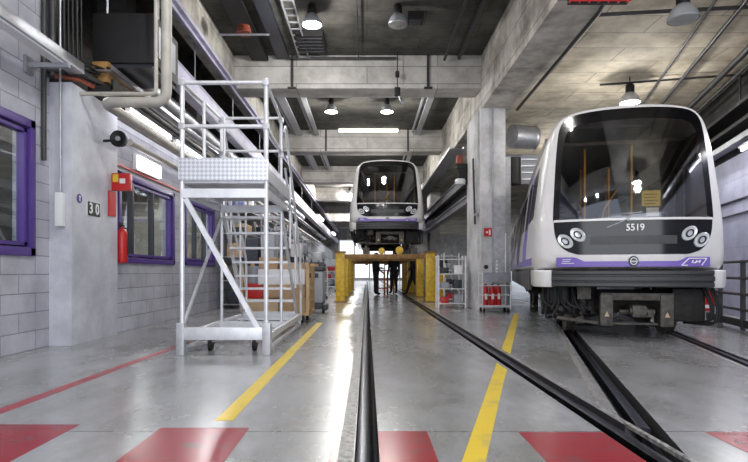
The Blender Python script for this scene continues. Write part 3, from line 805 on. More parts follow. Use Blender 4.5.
    for i in range(n+1):
        x = -1.04+2.08*i/n; a = abs(x)
        if x < 0: h = .125 if a > .78 else (.07 if a < .66 else .07+.055*(a-.66)/.12)
        else: h = .125 if a > .72 else (.07 if a < .60 else .07+.055*(a-.60)/.12)
        lo = b.verts.new((x, nose(x, .985)-.012, .975)); hi = b.verts.new((x, nose(x, 1.05)-.012, .975+h))
        if prev: b.faces.new((prev[0], lo, hi, prev[1]))
        prev = (lo, hi)
    obj('purple_band', b, 'stripe', T)
    mt = Matrix.Rotation(R(90), 4, 'X')
    b = BM(); add_lathe(b, [(.068, .0), (.068, .012), (.06, .018), (.001, .018)], Matrix.Translation((.0, -.008, 1.045)) @ mt); em = obj('round_emblem', b, 'ribs', T)
    b = BM(); add_lathe(b, [(.05, .018), (.05, .022), (.038, .022), (.038, .018)], Matrix.Translation((.0, -.008, 1.045)) @ mt, cap=False); add_box(b, -.045, .045, -.032, -.028, 1.035, 1.05); obj('emblem_ring', b, 'galv', em)
    # band graphics : white slanted outline at right, small lettering at left
    def slant(x, z): return (x, nose(x, z)-.017, z)
    b = BM()
    for (p, q) in (((.64, .99), (.74, 1.08)), ((.74, 1.08), (.99, 1.08)), ((.99, 1.08), (.92, .99)), ((.64, .99), (.72, .99)), ((.80, 1.02), (.90, 1.05))):
        add_bar(b, slant(*p), slant(*q), .012, .012)
    for i in range(3): add_bar(b, slant(.78+i*.05, 1.02), slant(.80+i*.05, 1.055), .012, .012)
    obj('band_logo', b, 'signw', T)
    b = BM()
    for (z, x0, x1) in ((1.07, -.96, -.84), (1.045, -.96, -.86), (1.02, -.97, -.80)): add_bar(b, slant(x0, z), slant(x1, z), .01, .01)
    obj('band_lettering', b, 'plw', T)
    # bumper
    prof = [(-.12, .925), (.0, .925), (.02, .915), (.02, .875), (.0, .865), (.0, .85), (.03, .84), (.03, .79), (.0, .78), (.0, .765), (.025, .755), (.025, .715), (.0, .70), (-.12, .70)]
    obj('ribbed_bumper', sweep(-1.10, 1.10, prof), 'ribs', T)
    cp = [(-.15, .93), (.0, .93), (.012, .915), (.006, .72), (-.01, .695), (-.15, .695)]
    for sx in (-1, 1): obj('bumper_corner', sweep(sx*1.105, sx*2.1, cp), 'white', T)
    b = BM(); 
    for sx in (-1, 1): add_box(b, sx*1.36-.02, sx*1.36+.02, 1.1, L, .62, .93)
    obj('side_skirt', b, 'ribs', T)
    # side details : windows, doors, purple stripe
    for sx in (-1, 1):
        def sidex(z): return sx*(halfw(BS, z)+.004)
        def quad(y0, y1, z0_, z1_, m, name, n=6):
            b = BM(); rr = []
            for i in range(n+1):
                z = z0_+(z1_-z0_)*i/n; rr.append((b.verts.new((sidex(z), y0, z)), b.verts.new((sidex(z), y1, z))))
            for a, c in zip(rr, rr[1:]): b.faces.new((a[0], a[1], c[1], c[0]))
            obj(name, b, m, T)
        quad(.8, L, 1.0, 1.12, 'stripe', 'side_stripe')
        for y in (2.6, 6.0, 9.3): quad(y, y+1.3, 1.12, 2.75, 'stripe', 'side_door')
        for y in (1.2, 4.4, 7.7): quad(y, y+1.3, 1.75, 2.55, 'black', 'side_window')
        for y in (2.75, 3.3, 6.15, 6.7, 9.45, 10.0):
            def sidex(z): return sx*(halfw(BS, z)+.008)
            quad(y, y+.42, 1.7, 2.55, 'black', 'door_window')
        if cars > 1:
            for y in (L+1.2, L+5., L+8.5): quad(y, y+1.4, 1.7, 2.6, 'black', 'side_window')
            quad(L+.7, L*2, 1.0, 1.3, 'stripe', 'side_stripe')
    b = BM(); add_box(b, -.7, .7, 1.5, L-1, zt+.06, zt+.19, bevel=.04); obj('roof_equipment', b, 'roof', T)
    # underframe
    b = BM(); add_box(b, -1.15, 1.15, .7, L, .72, .9); add_box(b, -1.0, 1.0, .35, .7, .70, .9); obj('underframe', b, 'under', T)
    for yb in (1.75, L-2.2):
        g = BM(); add_box(g, -.98, -.86, yb-1.0, yb+1.0, .36, .56, bevel=.03); add_box(g, .86, .98, yb-1.0, yb+1.0, .36, .56, bevel=.03); add_box(g, -.9, .9, yb-.15, yb+.15, .38, .62)
        add_box(g, -1.0, 1.0, yb-1.02, yb-.94, .40, .50)
        for sx in (-1, 1):
            add_tube(g, (sx*.92, yb-.35, .5), (sx*.92, yb-.35, .74), .11, 12); add_tube(g, (sx*.92, yb+.35, .5), (sx*.92, yb+.35, .74), .11, 12)
        bg = obj('bogie', g, 'under', T)
        for yw in (yb-.65, yb+.65):
            g = BM(); mx_ = Matrix.Translation((0, yw, .36)) @ Matrix.Rotation(R(90), 4, 'Y')
            add_tube(g, (-.95, yw, .36), (.95, yw, .36), .06, 12)
            for sx in (-1, 1):
                add_lathe(g, [(.05, -.06), (.36, -.06), (.36, .05), (.39, .055), (.39, .08), (.05, .08)], Matrix.Translation((sx*.75, yw, .36)) @ Matrix.Rotation(R(-90 if sx > 0 else 90), 4, 'Y'), 28)
            obj('wheelset', g, 'under2', bg)
    # coupler and its guard
    b = BM()
    for x in (-.32, .50): add_box(b, x-.09, x+.09, .18, .34, .17, .60, bevel=.015)
    add_box(b, -.40, .60, .20, .36, .52, .62, bevel=.01)
    cg = obj('coupler_guard', b, 'under2', T)
    b = BM()
    for x in (-.32, .50): add_prism(b, [(x-.035, .30), (x+.035, .30), (x, .37)], .172, .178)
    obj('warning_triangle', b, 'card2', cg)
    b = BM(); add_box(b, .0, .20, .05, .5, .30, .46, bevel=.03); add_tube(b, (-.02, .12, .38), (.22, .12, .38), .05, 12); add_tube(b, (.1, .3, .38), (.1, 1.2, .4), .06, 12)
    add_tube(b, (-.14, .22, .36), (.0, .22, .36), .035, 8); add_tube(b, (.2, .22, .36), (.34, .22, .36), .045, 8); add_box(b, .18, .30, .1, .2, .30, .40, bevel=.02)
    obj('coupler', b, 'under2', T)
    b = BM(); add_bar(b, (-1.0, .42, .26), (-.42, .30, .20), .04, .04); add_bar(b, (-.42, .3, .20), (.62, .3, .20), .03, .03); add_tube(b, (-.62, .5, .3), (-.62, .5, .62), .05, 8); add_box(b, -.70, -.5, .42, .56, .52, .8)
    obj('guard_bar', b, 'under2', T)
    # boxes, hoses, brake gear either side
    b = BM(); rnd = random.Random(3)
    add_box(b, .66, 1.12, .5, .95, .22, .68, bevel=.04); obj('equipment_box', b, 'under', T); b = BM()
    add_tube(b, (-1.2, .8, .42), (-.8, .8, .42), .15, 16); add_box(b, -1.1, -.85, .45, .8, .45, .7, bevel=.02)
    obj('air_tank', b, 'under', T)
    b = BM()
    for k in range(14):
        x = -1.22+rnd.random()*.7; y = .45+rnd.random()*.25
        add_path(b, [(x, y, .74), (x+rnd.uniform(-.05, .1), y-.08, .45), (x+rnd.uniform(-.1, .25), y-.1, .22+rnd.random()*.16), (x+rnd.uniform(.05, .3), y+.1, .3), (x+.15, y+.1, .72)], rnd.uniform(.012, .024), 7, bend=.1)
    obj('hoses', b, 'rubber', T); b = BM()
    for k in range(5):
        x = .95+rnd.random()*.25; y = .4+rnd.random()*.2
        add_path(b, [(x, y, .74), (x+.1, y-.1, .4), (x+.05, y-.08, .16+rnd.random()*.1), (x-.2, y+.15, .2)], .018, 7, bend=.1)
    obj('hoses', b, 'rubber', T)
    b = BM()
    for k in range(16):
        x = -1.2+rnd.random()*.75; y = .62+rnd.random()*.3; z = .2+rnd.random()*.45; q_ = .03+rnd.random()*.05
        add_box(b, x-q_, x+q_, y-q_, y+q_, z-q_, z+q_*1.2, bevel=.01)
    obj('brake_gear', b, 'under2', T)
    return T

YAW = R(13.5)
make_train('white metro train with 5519 on its black front, standing nearest on the right track', (3.60, 7.3, 0), -YAW, '5519').scale = (.935, 1, 1.03)
LT = make_train('white metro train raised high on yellow posts at the far centre', (.72, 18.9, 1.74), 0, None)
tag_sign = thing('notice_sheet', 'yellow notice with a white slip inside the near train windscreen', 'sign', (3.60, 7.3, 0), -YAW)
b = BM(); add_box(b, .20, .44, .40, .404, 1.86, 2.08); obj('yellow_sheet', b, 'signy', tag_sign)
b = BM(); add_box(b, .26, .42, .40, .404, 1.72, 1.84); obj('white_slip', b, 'signw', tag_sign)
b = BM()
for i in range(4): add_box(b, .23, .41-.03*(i % 2), .397, .399, 2.02-i*.045, 2.035-i*.045)
obj('printed_lines', b, 'rust', tag_sign)

# ------------------------------------------------------------ lift posts, elevated rails, people
def lift_post(x, y, label, h=1.52, w=.28):
    t = thing('lifting_post', label, 'lifting post', (x, y, 0), 0)
    b = BM(); add_box(b, -w/2, w/2, -w/2, w/2, .03, h, bevel=.02); obj('post', b, 'yellow', t)
    b = BM(); add_box(b, -w/2-.06, w/2+.06, -w/2-.06, w/2+.06, 0, .03); obj('base_plate', b, 'rust', t)
    b = BM(); add_box(b, -w/2-.04, w/2+.04, -w/2-.04, w/2+.04, h, h+.05); obj('head_plate', b, 'rust', t)
for j, y in enumerate((16.7, 20.0, 24.0, 28.0)):
    for x, sd in ((-.82, 'left'), (1.95, 'right')):
        lift_post(x, y, '%s yellow post on the %s of the raised train' % (['nearest', 'second', 'third', 'farthest'][j], sd))
for x, sd in ((-.03, 'left'), (1.47, 'right')):
    b = BM(); add_box(b, x-.1, x+.1, 16.8, 44, 1.48, 1.68); add_box(b, x-.035, x+.035, 16.8, 44, 1.68, 1.74)
    tag(obj('elevated_rail_beam', b, 'under2'), '%s raised rail beam carrying the far train' % sd, 'rail beam')
for j, y in enumerate((16.7, 20.0, 24.0, 28.0)):
    b = BM(); add_box(b, -.68, 1.81, y-.07, y+.07, 1.34, 1.48, bevel=.01)
    tag(obj('cross_beam', b, 'rust'), '%s ochre cross beam between the yellow posts' % ['nearest', 'second', 'third', 'farthest'][j], 'beam')
for j, (x, y, r) in enumerate(((1.0, 17.2, .12), (.45, 17.4, .10))):
    b = BM(); add_lathe(b, [(.001, -.08), (r, -.06), (r, .06), (.001, .08)], Matrix.Rotation(R(90), 4, 'X'))
    tag(obj('yellow_hose_reel', b, 'yellow', None, (x, 16.7, 1.48+r)), ['yellow reel on the nearest cross beam, right one', 'yellow reel on the nearest cross beam, left one'][j], 'reel')
for j, (x, y) in enumerate(((.66, 22.6), (.95, 23.4))):
    t = thing('red_trolley', 'red framed trolley under the raised train, %s' % ['left one'][0] if j == 0 else 'yellow framed trolley under the raised train', 'trolley', (x, y, 0))
    b = BM()
    for sx in (-.2, .2):
        for sy in (-.2, .2): add_tube(b, (sx, sy, .08), (sx, sy, 1.0), .03, 8)
    for z in (.25, .6, 1.0): add_box(b, -.22, .22, -.22, .22, z-.02, z+.02)
    obj('frame', b, 'red' if j == 0 else 'yellow', t)
    b = BM()
    for sx in (-.2, .2):
        for sy in (-.2, .2): add_tube(b, (sx-.02, sy, .05), (sx+.02, sy, .05), .05, 10)
    obj('castors', b, 'rubber', t)

def person(label, loc, rz, pose, hgt=1.74):
    """one skinned body. pose gives feet/hands"""
    k = hgt/1.75
    hipz, knee, shz = .93, .5, 1.42
    pts = []; edges = []; rad = []
    def V(p, r): pts.append(Vector(p)*k); rad.append(r*k*1.28); return len(pts)-1
    def E(a, b_): edges.append((a, b_))
    pel = V((0, 0, .96), .14); w = V((0, .0, 1.10), .125); ch = V((0, 0, 1.30), .145); nk0 = V((0, 0, 1.44), .09); nk = V((0, -.01, 1.50), .055)
    h1 = V((0, -.02, 1.58), .078); h2 = V((0, -.015, 1.66), .09); h3 = V((0, 0, 1.73), .05)
    E(pel, w); E(w, ch); E(ch, nk0); E(nk0, nk); E(nk, h1); E(h1, h2); E(h2, h3)
    ns = V((0, -.11, 1.60), .016); E(h1, ns)
    for i, sx in enumerate((-1, 1)):
        (kx, ky), (fx, fy) = pose['leg'][i]
        hp = V((sx*.09, 0, .90), .095); kn = V((sx*.10+kx, ky, .50), .062); an = V((sx*.11+fx, fy, .09), .042); to = V((sx*.12+fx, fy-.17, .045), .038)
        E(pel, hp); E(hp, kn); E(kn, an); E(an, to)
        el, ha = pose['arm'][i]
        sh = V((sx*.17, 0, 1.41), .062); e_ = V(el, .045); hd = V(ha, .03)
        E(nk0, sh); E(sh, e_); E(e_, hd)
        d = (Vector(ha)-Vector(el)).normalized()
        pm = V(Vector(ha)+d*.08, .032); E(hd, pm)
    me = bpy.data.meshes.new('body'); me.from_pydata(pts, edges, [])
    o = bpy.data.objects.new('tmpbody', me); C.objects.link(o)
    sk = o.modifiers.new('s', 'SKIN'); sk.use_smooth_shade = True
    for i, v in enumerate(me.skin_vertices[0].data): v.radius = (rad[i], rad[i]); v.use_root = (i == 0)
    sb = o.modifiers.new('d', 'SUBSURF'); sb.levels = 1; sb.render_levels = 1
    bpy.context.view_layer.update()
    m2 = bpy.data.meshes.new_from_object(o.evaluated_get(bpy.context.evaluated_depsgraph_get()))
    bpy.data.objects.remove(o)
    # fingers
    bm2 = BM(); bm2.from_mesh(m2)
    for i, sx in enumerate((-1, 1)):
        el, ha = [Vector(q)*k for q in pose['arm'][i]]; d = (ha-el).normalized(); side = d.cross(Vector((1, 0, 0))).normalized()
        root = ha+d*.09
        for f in range(4):
            a = root+side*(f-1.5)*.019; L_ = (.07, .08, .075, .06)[f]
            curl = Vector((-sx*.25, 0, 0))
            mid = a+d*L_*.55; add_tube(bm2, a-d*.02, mid, .009, 6); add_tube(bm2, mid, mid+(d+curl).normalized()*L_*.5, .009, 6, .007)
        a = ha+d*.04+side*.03; add_tube(bm2, a, a+(d*.7+side*.8).normalized()*.06, .011, 6, .009)
    bm2.to_mesh(m2); bm2.free()
    m2.materials.clear()
    for mm in ('cloth', 'skin', 'hair'): m2.materials.append(M[mm])
    hands = [Vector(pose['arm'][i][1])*k for i in (0, 1)]
    for p in m2.polygons:
        c = p.center; p.use_smooth = True; mi = 0
        if c.z > 1.49*k: mi = 1
        if c.z > 1.655*k or (c.z > 1.55*k and c.y > .03): mi = 2
        if any((c-h_).length < .14 and (c-Vector(pose['arm'][j][0])*k).length > .2 for j, h_ in enumerate(hands)): mi = 1
        p.material_index = mi
    b_ = bpy.data.objects.new('person', m2); C.objects.link(b_); b_.location = loc; b_.rotation_euler = (0, 0, rz)
    return tag(b_, label, 'person')
stand = {'leg': [((0, 0), (-.02, 0)), ((0, .0), (.02, .02))], 'arm': [((-.24, .03, 1.14), (-.2, -.16, .98)), ((.24, .03, 1.14), (.16, -.2, 1.1))]}
relax = {'leg': [((0, 0), (-.02, 0)), ((0, .0), (.02, .02))], 'arm': [((-.23, .02, 1.13), (-.24, -.05, .88)), ((.23, .02, 1.13), (.24, -.05, .88))]}
walk = {'leg': [((0, -.16), (0, -.28)), ((0, .02), (0, .38))], 'arm': [((-.22, .14, 1.16), (-.22, .08, .92)), ((.22, -.12, 1.16), (.2, -.28, .98))]}
person('person in dark workwear standing left under the raised train, arms bent', (.36, 21.8, 0), R(100), stand)
person('person in dark workwear standing in the middle under the raised train, arms down', (1.14, 23.0, 0), R(200), relax)
person('person in dark workwear walking on the right under the raised train', (1.86, 21.4, 0), R(-80), walk)

# ------------------------------------------------------------ scaffold platform stair
T = thing('mobile_platform', 'white aluminium mobile stair platform on castors left of the yellow line', 'platform', (0, 0, 0))
XL, XR, YF, YM, YB = -2.07, -1.13, 6.05, 7.55, 9.0
r = .024
def tubes(name, segs, rr=r, m='alu'):
    b = BM()
    for p, q in segs: add_tube(b, p, q, rr, 10)
    return obj(name, b, m, T)
for x in (XL, XR): tubes('upright', [((x, YF, .02), (x, YF, 3.10))], .026)
XL2, XR2 = -2.03, -1.2
for x in (XL2, XR2): tubes('upright', [((x, YM, .1), (x, YM, 3.08))], .022)
tubes('top_guard_rail', [((XL, YF, 3.05), (XR, YF, 3.05))]); tubes('middle_guard_rail', [((XL, YF, 2.56), (XR, YF, 2.56))])
tubes('rear_guard_rail', [((XL2, YM, 3.08), (XR2, YM, 3.08)), ((XL2, YM, 2.62), (XR2, YM, 2.62))], .02)
tubes('side_guard_rail', [((XL, YF, 3.05), (XL2, YM, 3.06)), ((XL, YF, 2.56), (XL2, YM, 2.6))], .02)
tubes('side_guard_rail', [((XR, YF, 3.05), (XR2, YM, 3.06)), ((XR, YF, 2.56), (XR2, YM, 2.6))], .02)
tubes('inner_post', [((-1.99, 6.6, 2.0), (-1.99, 6.6, 3.0))], .02)
for x, y in ((XL, YF), (XR, YF), (XL2, YM), (XR2, YM)):
    for z in (2.56, 3.05): boxobj('rail_clamp', (x-.035, x+.035, y-.035, y+.035, z-.035, z+.035), 'aludull', T, bevel=.008)
# toe board, deck
boxobj('toe_board', (XL-.03, XR+.03, YF-.045, YF-.03, 1.95, 2.2), 'tread', T)
boxobj('side_toe_board', (XL-.03, XL-.015, YF-.03, YM, 1.95, 2.1), 'alu', T); boxobj('side_toe_board', (XR+.015, XR+.03, YF-.03, YM, 1.95, 2.1), 'alu', T)
boxobj('deck', (XL, XR, YF-.02, YM, 1.92, 1.95), 'aludull', T)
b = BM(); add_box(b, XL, XR, YF-.03, YF+.03, 1.76, 1.86); add_box(b, XL2, XR2, YM-.03, YM+.03, 1.76, 1.86)
for x in (XL, XR): add_box(b, x-.02, x+.02, YF, YM, 1.78, 1.86)
obj('deck_frame', b, 'alu', T)
# diagonal brace
b = BM(); add_bar(b, (XL+.04, YF, 1.75), (-1.22, YF+.01, .30), .05, .055); obj('diagonal_brace', b, 'alu', T)
for x, xx in ((XL, XL2), (XR, XR2)):
    b = BM(); add_bar(b, (x, YF, .3), (xx, YM, 1.7), .03, .03); obj('side_brace', b, 'alu', T) if x == XL else b.free()
# base
b = BM(); add_box(b, XL, XR, YF-.03, YF+.03, .17, .31, bevel=.008); obj('front_base_beam', b, 'alu', T)
for x in (XL-.01, XR+.01):
    b = BM(); add_box(b, x-.03, x+.03, YF, YB, .16, .24, bevel=.006); add_box(b, x-.02, x+.02, YF, YB, .05, .08); add_box(b, x-.02, x+.02, YB-.05, YB, .05, .24); obj('side_base_beam', b, 'alu', T)
boxobj('rear_base_beam', (XL, XR, YB-.05, YB, .16, .24), 'alu', T); boxobj('middle_base_beam', (XL, XR, YM-.03, YM+.03, .16, .24), 'alu', T)
for x in (XL-.01, XR+.01):
    b = BM(); add_box(b, x-.045, x+.045, YF-.05, YF+.05, .0, .36, bevel=.008); obj('foot_bracket', b, 'aludull', T)
b = BM(); add_bar(b, (XL, YF+.1, .08), (XR, YB-.1, .08), .03, .03); obj('base_tie', b, 'alu', T)
for x in (XL+.22, XR-.2):
    for y in (YF+.35, YB-.4):
        b = BM(); add_tube(b, (x-.02, y, .075), (x+.02, y, .075), .075, 16); cs = obj('castor', b, 'rubber', T)
        b = BM(); add_box(b, x-.035, x+.035, y-.03, y+.03, .10, .165); obj('castor_fork', b, 'galv', cs)
        b = BM(); add_box(b, x-.4 if x < -1.6 else x-.05, x+.05 if x < -1.6 else x+.4, y-.02, y+.02, .165, .2)
        b.free()
b = BM(); add_box(b, XL, XR, YF+.32, YF+.38, .165, .2); add_box(b, XL, XR, YB-.43, YB-.37, .165, .2); obj('castor_bar', b, 'alu', T)
# stairs going down away from the front
SX0, SX1 = -2.02, -1.22
P0 = Vector((0, YM, 1.93)); P1 = Vector((0, YB+.35, .05))
for x0, x1 in ((SX0, SX0-.1), (SX1, SX1+.02)):
    b = BM(); add_bar(b, (x0, P0.y, P0.z), (x1, P1.y, P1.z), .03, .11); obj('stringer', b, 'alu', T)
for i in range(1, 9):
    t_ = i/9; p = P0.lerp(P1, t_)
    boxobj('tread', (SX0-.08*t_, SX1+.01, p.y-.10, p.y+.12, p.z-.03, p.z), 'alu', T)
for sx, xs in ((SX0-.03, -1), (SX1+.06, 1)):
    b = BM()
    add_path(b, [(sx, YM, 2.9), (sx, YM+.15, 3.02), (sx+.02*xs, YB+.25, 1.12), (sx+.02*xs, YB+.3, .1)], .02, 8, bend=.12)
    add_tube(b, (sx, YM+.1, 2.4), (sx+.02*xs, YB+.27, .62), .017, 8)
    for t_ in (.33, .66):
        p = P0.lerp(P1, t_); add_tube(b, (sx, p.y, p.z-.02), (sx, p.y, p.z+1.05), .017, 8)
    obj('handrail', b, 'alu', T)
boxobj('hinge_block', (-1.985, -1.915, 7.35, 7.42, 2.35, 2.5), 'alu', T)
b = BM(); add_tube(b, (-1.95, 7.38, 1.95), (-1.95, 7.38, 3.05), .018, 8); obj('gate_post', b, 'alu', T)

# ------------------------------------------------------------ clutter behind the platform
T = thing('wooden_crate_trolley', 'pine crate trolley loaded behind the stair platform', 'trolley', (-1.68, 10.3, 0))
b = BM(); add_box(b, -.62, .62, -.5, .5, .14, .2); obj('base_deck', b, 'wood', T)
for x in (-.6, .6):
    b = BM()
    for y in (-.47, .47): add_box(b, x-.03, x+.03, y-.04, y+.04, .2, 1.1)
    for k_ in range(4): add_box(b, x-.015+.02*(1 if x > 0 else -1), x+.015+.02*(1 if x > 0 else -1), -.48, .48, .25+k_*.22, .38+k_*.22)
    obj('slatted_side', b, 'wood', T)
b = BM()
for x in (-.5, .5):
    for y in (-.4, .4): add_tube(b, (x-.025, y, .07), (x+.025, y, .07), .07, 12)
obj('castors', b, 'rubber', T)
def carton(x0, x1, y0, y1, z0, z1, m, label, name='cardboard_box'):
    t = thing(name, label, 'box', ((x0+x1)/2, (y0+y1)/2, z0)); w, d, h = x1-x0, y1-y0, z1-z0
    b = BM(); add_box(b, -w/2, w/2, -d/2, d/2, 0, h, bevel=.006); obj('carton', b, m, t)
    b = BM(); add_box(b, -.03, .03, -d/2-.002, d/2+.002, h-.08, h+.002); obj('packing_tape', b, 'card2' if m != 'card2' else 'wood', t)
    return t
carton(-2.2, -1.62, 9.86, 10.6, .20, .44, 'card2', 'low cardboard box at the bottom left of the crate trolley')
carton(-1.6, -1.12, 9.86, 10.6, .20, .46, 'card', 'brown cardboard box at the bottom right of the crate trolley')
carton(-1.9, -1.14, 9.88, 10.6, .46, .70, 'card', 'wide brown cardboard box in the middle of the crate trolley')
carton(-2.0, -1.14, 9.9, 10.6, .70, .98, 'plw', 'wide white box on top of the brown cartons', 'white_box')
carton(-2.0, -1.66, 10.0, 10.5, .98, 1.2, 'card', 'small brown cardboard box standing on the white box')
carton(-1.62, -1.2, 10.0, 10.5, .98, 1.1, 'card2', 'flat pale carton lying on the white box, beside the brown one')
t = thing('plastic_tub', 'grey plastic tub on the left of the crate trolley', 'tub', (-2.1, 10.1, .72))
b = BM(); add_lathe(b, [(.001, 0), (.12, 0), (.16, .3), (.165, .3), (.165, .32), (.15, .32), (.12, .03), (.001, .03)], None, 20); obj('bucket', b, 'plg', t)
b = BM(); add_box(b, -.1, .1, -.16, -.14, .45-.45, .0)
b.free()
b = BM(); add_box(b, -2.2, -1.92, 9.95, 10.5, .44, .72, bevel=.03); tag(obj('red_toolbox', b, 'red'), 'red toolbox on the left of the crate trolley under the grey tub', 'toolbox')
# scrubber machine
T = thing('floor_scrubber', 'grey floor cleaning machine with a black lid beside the yellow line', 'cleaning machine', (-1.22, 12.6, 0))
b = BM(); add_box(b, -.22, .22, -.35, .35, .22, .95, bevel=.05); obj('tank', b, 'plg', T)
b = BM(); add_box(b, -.235, .235, -.37, .37, .95, 1.06, bevel=.04); obj('lid', b, 'plk', T)
b = BM(); add_box(b, -.2, .2, -.4, .3, .08, .22, bevel=.03); add_box(b, .2, .32, -.4, .1, .06, .2, bevel=.02); obj('brush_deck', b, 'plk', T)
b = BM(); add_path(b, [(-.18, .3, .9), (-.18, .5, 1.15), (.18, .5, 1.15), (.18, .3, .9)], .02, 8); obj('handle', b, 'plk', T)
for x in (-.19, .19):
    b = BM(); add_tube(b, (x-.03, .2, .12), (x+.03, .2, .12), .12, 16); obj('wheel', b, 'rubber', T)
boxobj('control_panel', (-.12, .12, -.372, -.352, .8, .9), 'plk', T)
# racks and drums along the left
ri = 0
for y, lab in ((14.6, 'nearest rack'), (17.2, 'second rack'), (21.5, 'third rack'), (24.6, 'fourth rack'), (28, 'fifth rack')):
    shelf_unit((-3.35, y, 0), R(90), 'open steel rack against the left wall past the windows, %s' % lab, w=2.0, h=2.6, d=.6, lev=5)
    for k_ in range(5):
        z = .12+k_*(2.4)/4; yy = y-.9
        while yy < y+.7:
            w_ = random.uniform(.2, .45); h_ = random.uniform(.15, .42)
            if yy+w_ > y+.95: break
            m_ = random.choice(['plw', 'card', 'plk', 'plg', 'under2', 'plk', 'galv', 'card2', 'duct', 'plk', 'plb'])
            b = BM(); add_box(b, -.2, .2, 0, w_, 0, h_, bevel=.01); o = obj('parts_bin', b, m_); o.location = (-3.35, yy, z)
            tag(o, 'parts bin or carton on the %s by the left wall' % lab, 'bin', 'bins on the %s' % lab); yy += w_+random.uniform(.04, .25)
for j, (x, y, h_, m_) in enumerate(((-2.72, 13.0, 1.75, 'plk'), (-2.35, 13.2, 1.65, 'plk'), (-2.2, 12.2, 1.8, 'plg'))):
    t = thing('tool_cabinet', ['tall dark cabinet behind the stairs, left one', 'tall dark cabinet behind the stairs, right one', 'tall grey cabinet behind the stairs'][j], 'cabinet', (x, y, 0))
    boxobj('carcass', (-.15, .15, -.25, .25, .0, h_), m_, t, bevel=.01); boxobj('door', (-.14, .14, -.265, -.25, .08, h_-.05), m_, t); boxobj('handle', (.09, .11, -.29, -.265, h_*.5, h_*.5+.15), 'chrome', t)
for j, (x, y) in enumerate(((-2.0, 15.4), (-1.8, 16.8), (-1.7, 18.4), (-1.9, 20.4), (-2.2, 23), (-1.8, 26), (-2.3, 30))):
    t = thing('workshop_trolley', 'small workshop trolley on the left floor, number %s from the camera' % ['one', 'two', 'three', 'four', 'five', 'six', 'seven'][j], 'trolley', (x, y, 0), random.uniform(-.2, .2))
    b = BM()
    for sx in (-.3, .3):
        for sy in (-.22, .22): add_tube(b, (sx, sy, .1), (sx, sy, 1.05), .02, 8)
    for z in (.2, .6, .95): add_box(b, -.32, .32, -.24, .24, z, z+.03)
    obj('frame', b, random.choice(['galv', 'plw', 'plb']), t)
    b = BM()
    for sx in (-.28, .28):
        for sy in (-.2, .2): add_tube(b, (sx-.02, sy, .05), (sx+.02, sy, .05), .05, 10)
    obj('castors', b, 'rubber', t)
    b = BM(); add_box(b, -.25, .1, -.18, .18, .63, .85, bevel=.02); add_box(b, -.1, .28, -.2, .15, .98, 1.2, bevel=.02); obj('load', b, random.choice(['plk', 'card', 'red', 'plg']), t)

cyl = thing('gas_cylinder', 'tall gas cylinder standing in the rank along the left side beyond the stairs', 'gas cylinder', (-2.75, 14.4, 0), 0, 'gas cylinders along the left side')
b = BM(); add_lathe(b, [(.001, 0), (.11, 0), (.115, .03), (.115, 1.25), (.09, 1.38), (.04, 1.44), (.04, 1.5), (.001, 1.5)], None, 20); obj('bottle', b, 'plk', cyl)
b = BM(); add_lathe(b, [(.02, 1.5), (.02, 1.56), (.045, 1.56), (.045, 1.6), (.001, 1.6)], None, 12); add_box(b, -.09, -.0, -.015, .015, 1.52, 1.55); obj('valve', b, 'chrome', cyl)
for x, y in ((-2.5, 14.5), (-2.75, 16.2), (-2.72, 16.6), (-2.75, 19.6), (-2.72, 20.0), (-2.5, 19.8), (-2.7, 22.0), (-2.7, 26.2)): dup(cyl, (x, y, 0))
for j, (x, y, h_, m_) in enumerate(((-2.45, 18.9, 1.9, 'plw'), (-2.75, 23.4, 2.1, 'plg'), (-2.7, 29.6, 2.0, 'plw'), (-2.8, 34, 2.2, 'plg'), (-2.3, 37, 1.8, 'plw'))):
    nm = ['nearest', 'second', 'third', 'fourth', 'farthest'][j]
    t = thing('drilling_machine', '%s upright workshop machine with a motor head, far down the left side' % nm, 'machine', (x, y, 0))
    b = BM(); add_box(b, -.25, .25, -.2, .2, 0, .12, bevel=.02); obj('base', b, 'plk', t)
    b = BM(); add_tube(b, (0, .05, .12), (0, .05, h_), .06, 14); obj('column', b, 'chrome', t)
    b = BM(); add_box(b, -.2, .2, -.3, .2, h_-.45, h_, bevel=.05); obj('motor_head', b, m_, t)
    b = BM(); add_box(b, -.22, .22, -.3, .1, .85, .9, bevel=.01); obj('table', b, 'galv', t)
    b = BM(); add_tube(b, (.1, -.15, h_-.45), (.1, -.15, h_-.7), .03, 10); obj('spindle', b, 'chrome', t)
    b = BM(); add_tube(b, (.2, -.1, h_-.3), (.42, -.1, h_-.45), .012, 6); obj('feed_lever', b, 'plk', t)

# ------------------------------------------------------------ around the column
T = thing('extinguisher_cart', 'steel cage cart holding red extinguishers against the concrete column', 'cart', (2.96, 12.55, 0))
b = BM()
for x in (-.32, .32):
    for y in (-.22, .22): add_tube(b, (x, y, .08), (x, y, .92 if y < 0 else 1.85 if x > 0 else .92), .016, 8)
for z in (.16, .40, .62, .9):
    for y in (-.22, .22): add_tube(b, (-.32, y, z), (.32, y, z), .012, 8)
    for x in (-.32, .32): add_tube(b, (x, -.22, z), (x, .22, z), .012, 8)
add_box(b, -.32, .32, -.22, .22, .12, .15)
obj('cage', b, 'alu', T)
b = BM(); add_box(b, -.3, .32, -.24, -.225, .70, .92); obj('metal_tray', b, 'galv', T)
b = BM()
for x in (-.28, .28):
    for y in (-.18, .18): add_tube(b, (x-.02, y, .05), (x+.02, y, .05), .05, 12)
obj('castors', b, 'rubber', T)
ex = thing('fire_extinguisher', 'red fire extinguisher standing in the cage cart, leftmost', 'fire extinguisher', (2.74, 12.5, .15), 0, None)
b = BM(); add_lathe(b, [(.001, 0), (.065, 0), (.07, .02), (.07, .38), (.055, .43), (.025, .46), (.001, .46)]); obj('cylinder', b, 'red', ex)
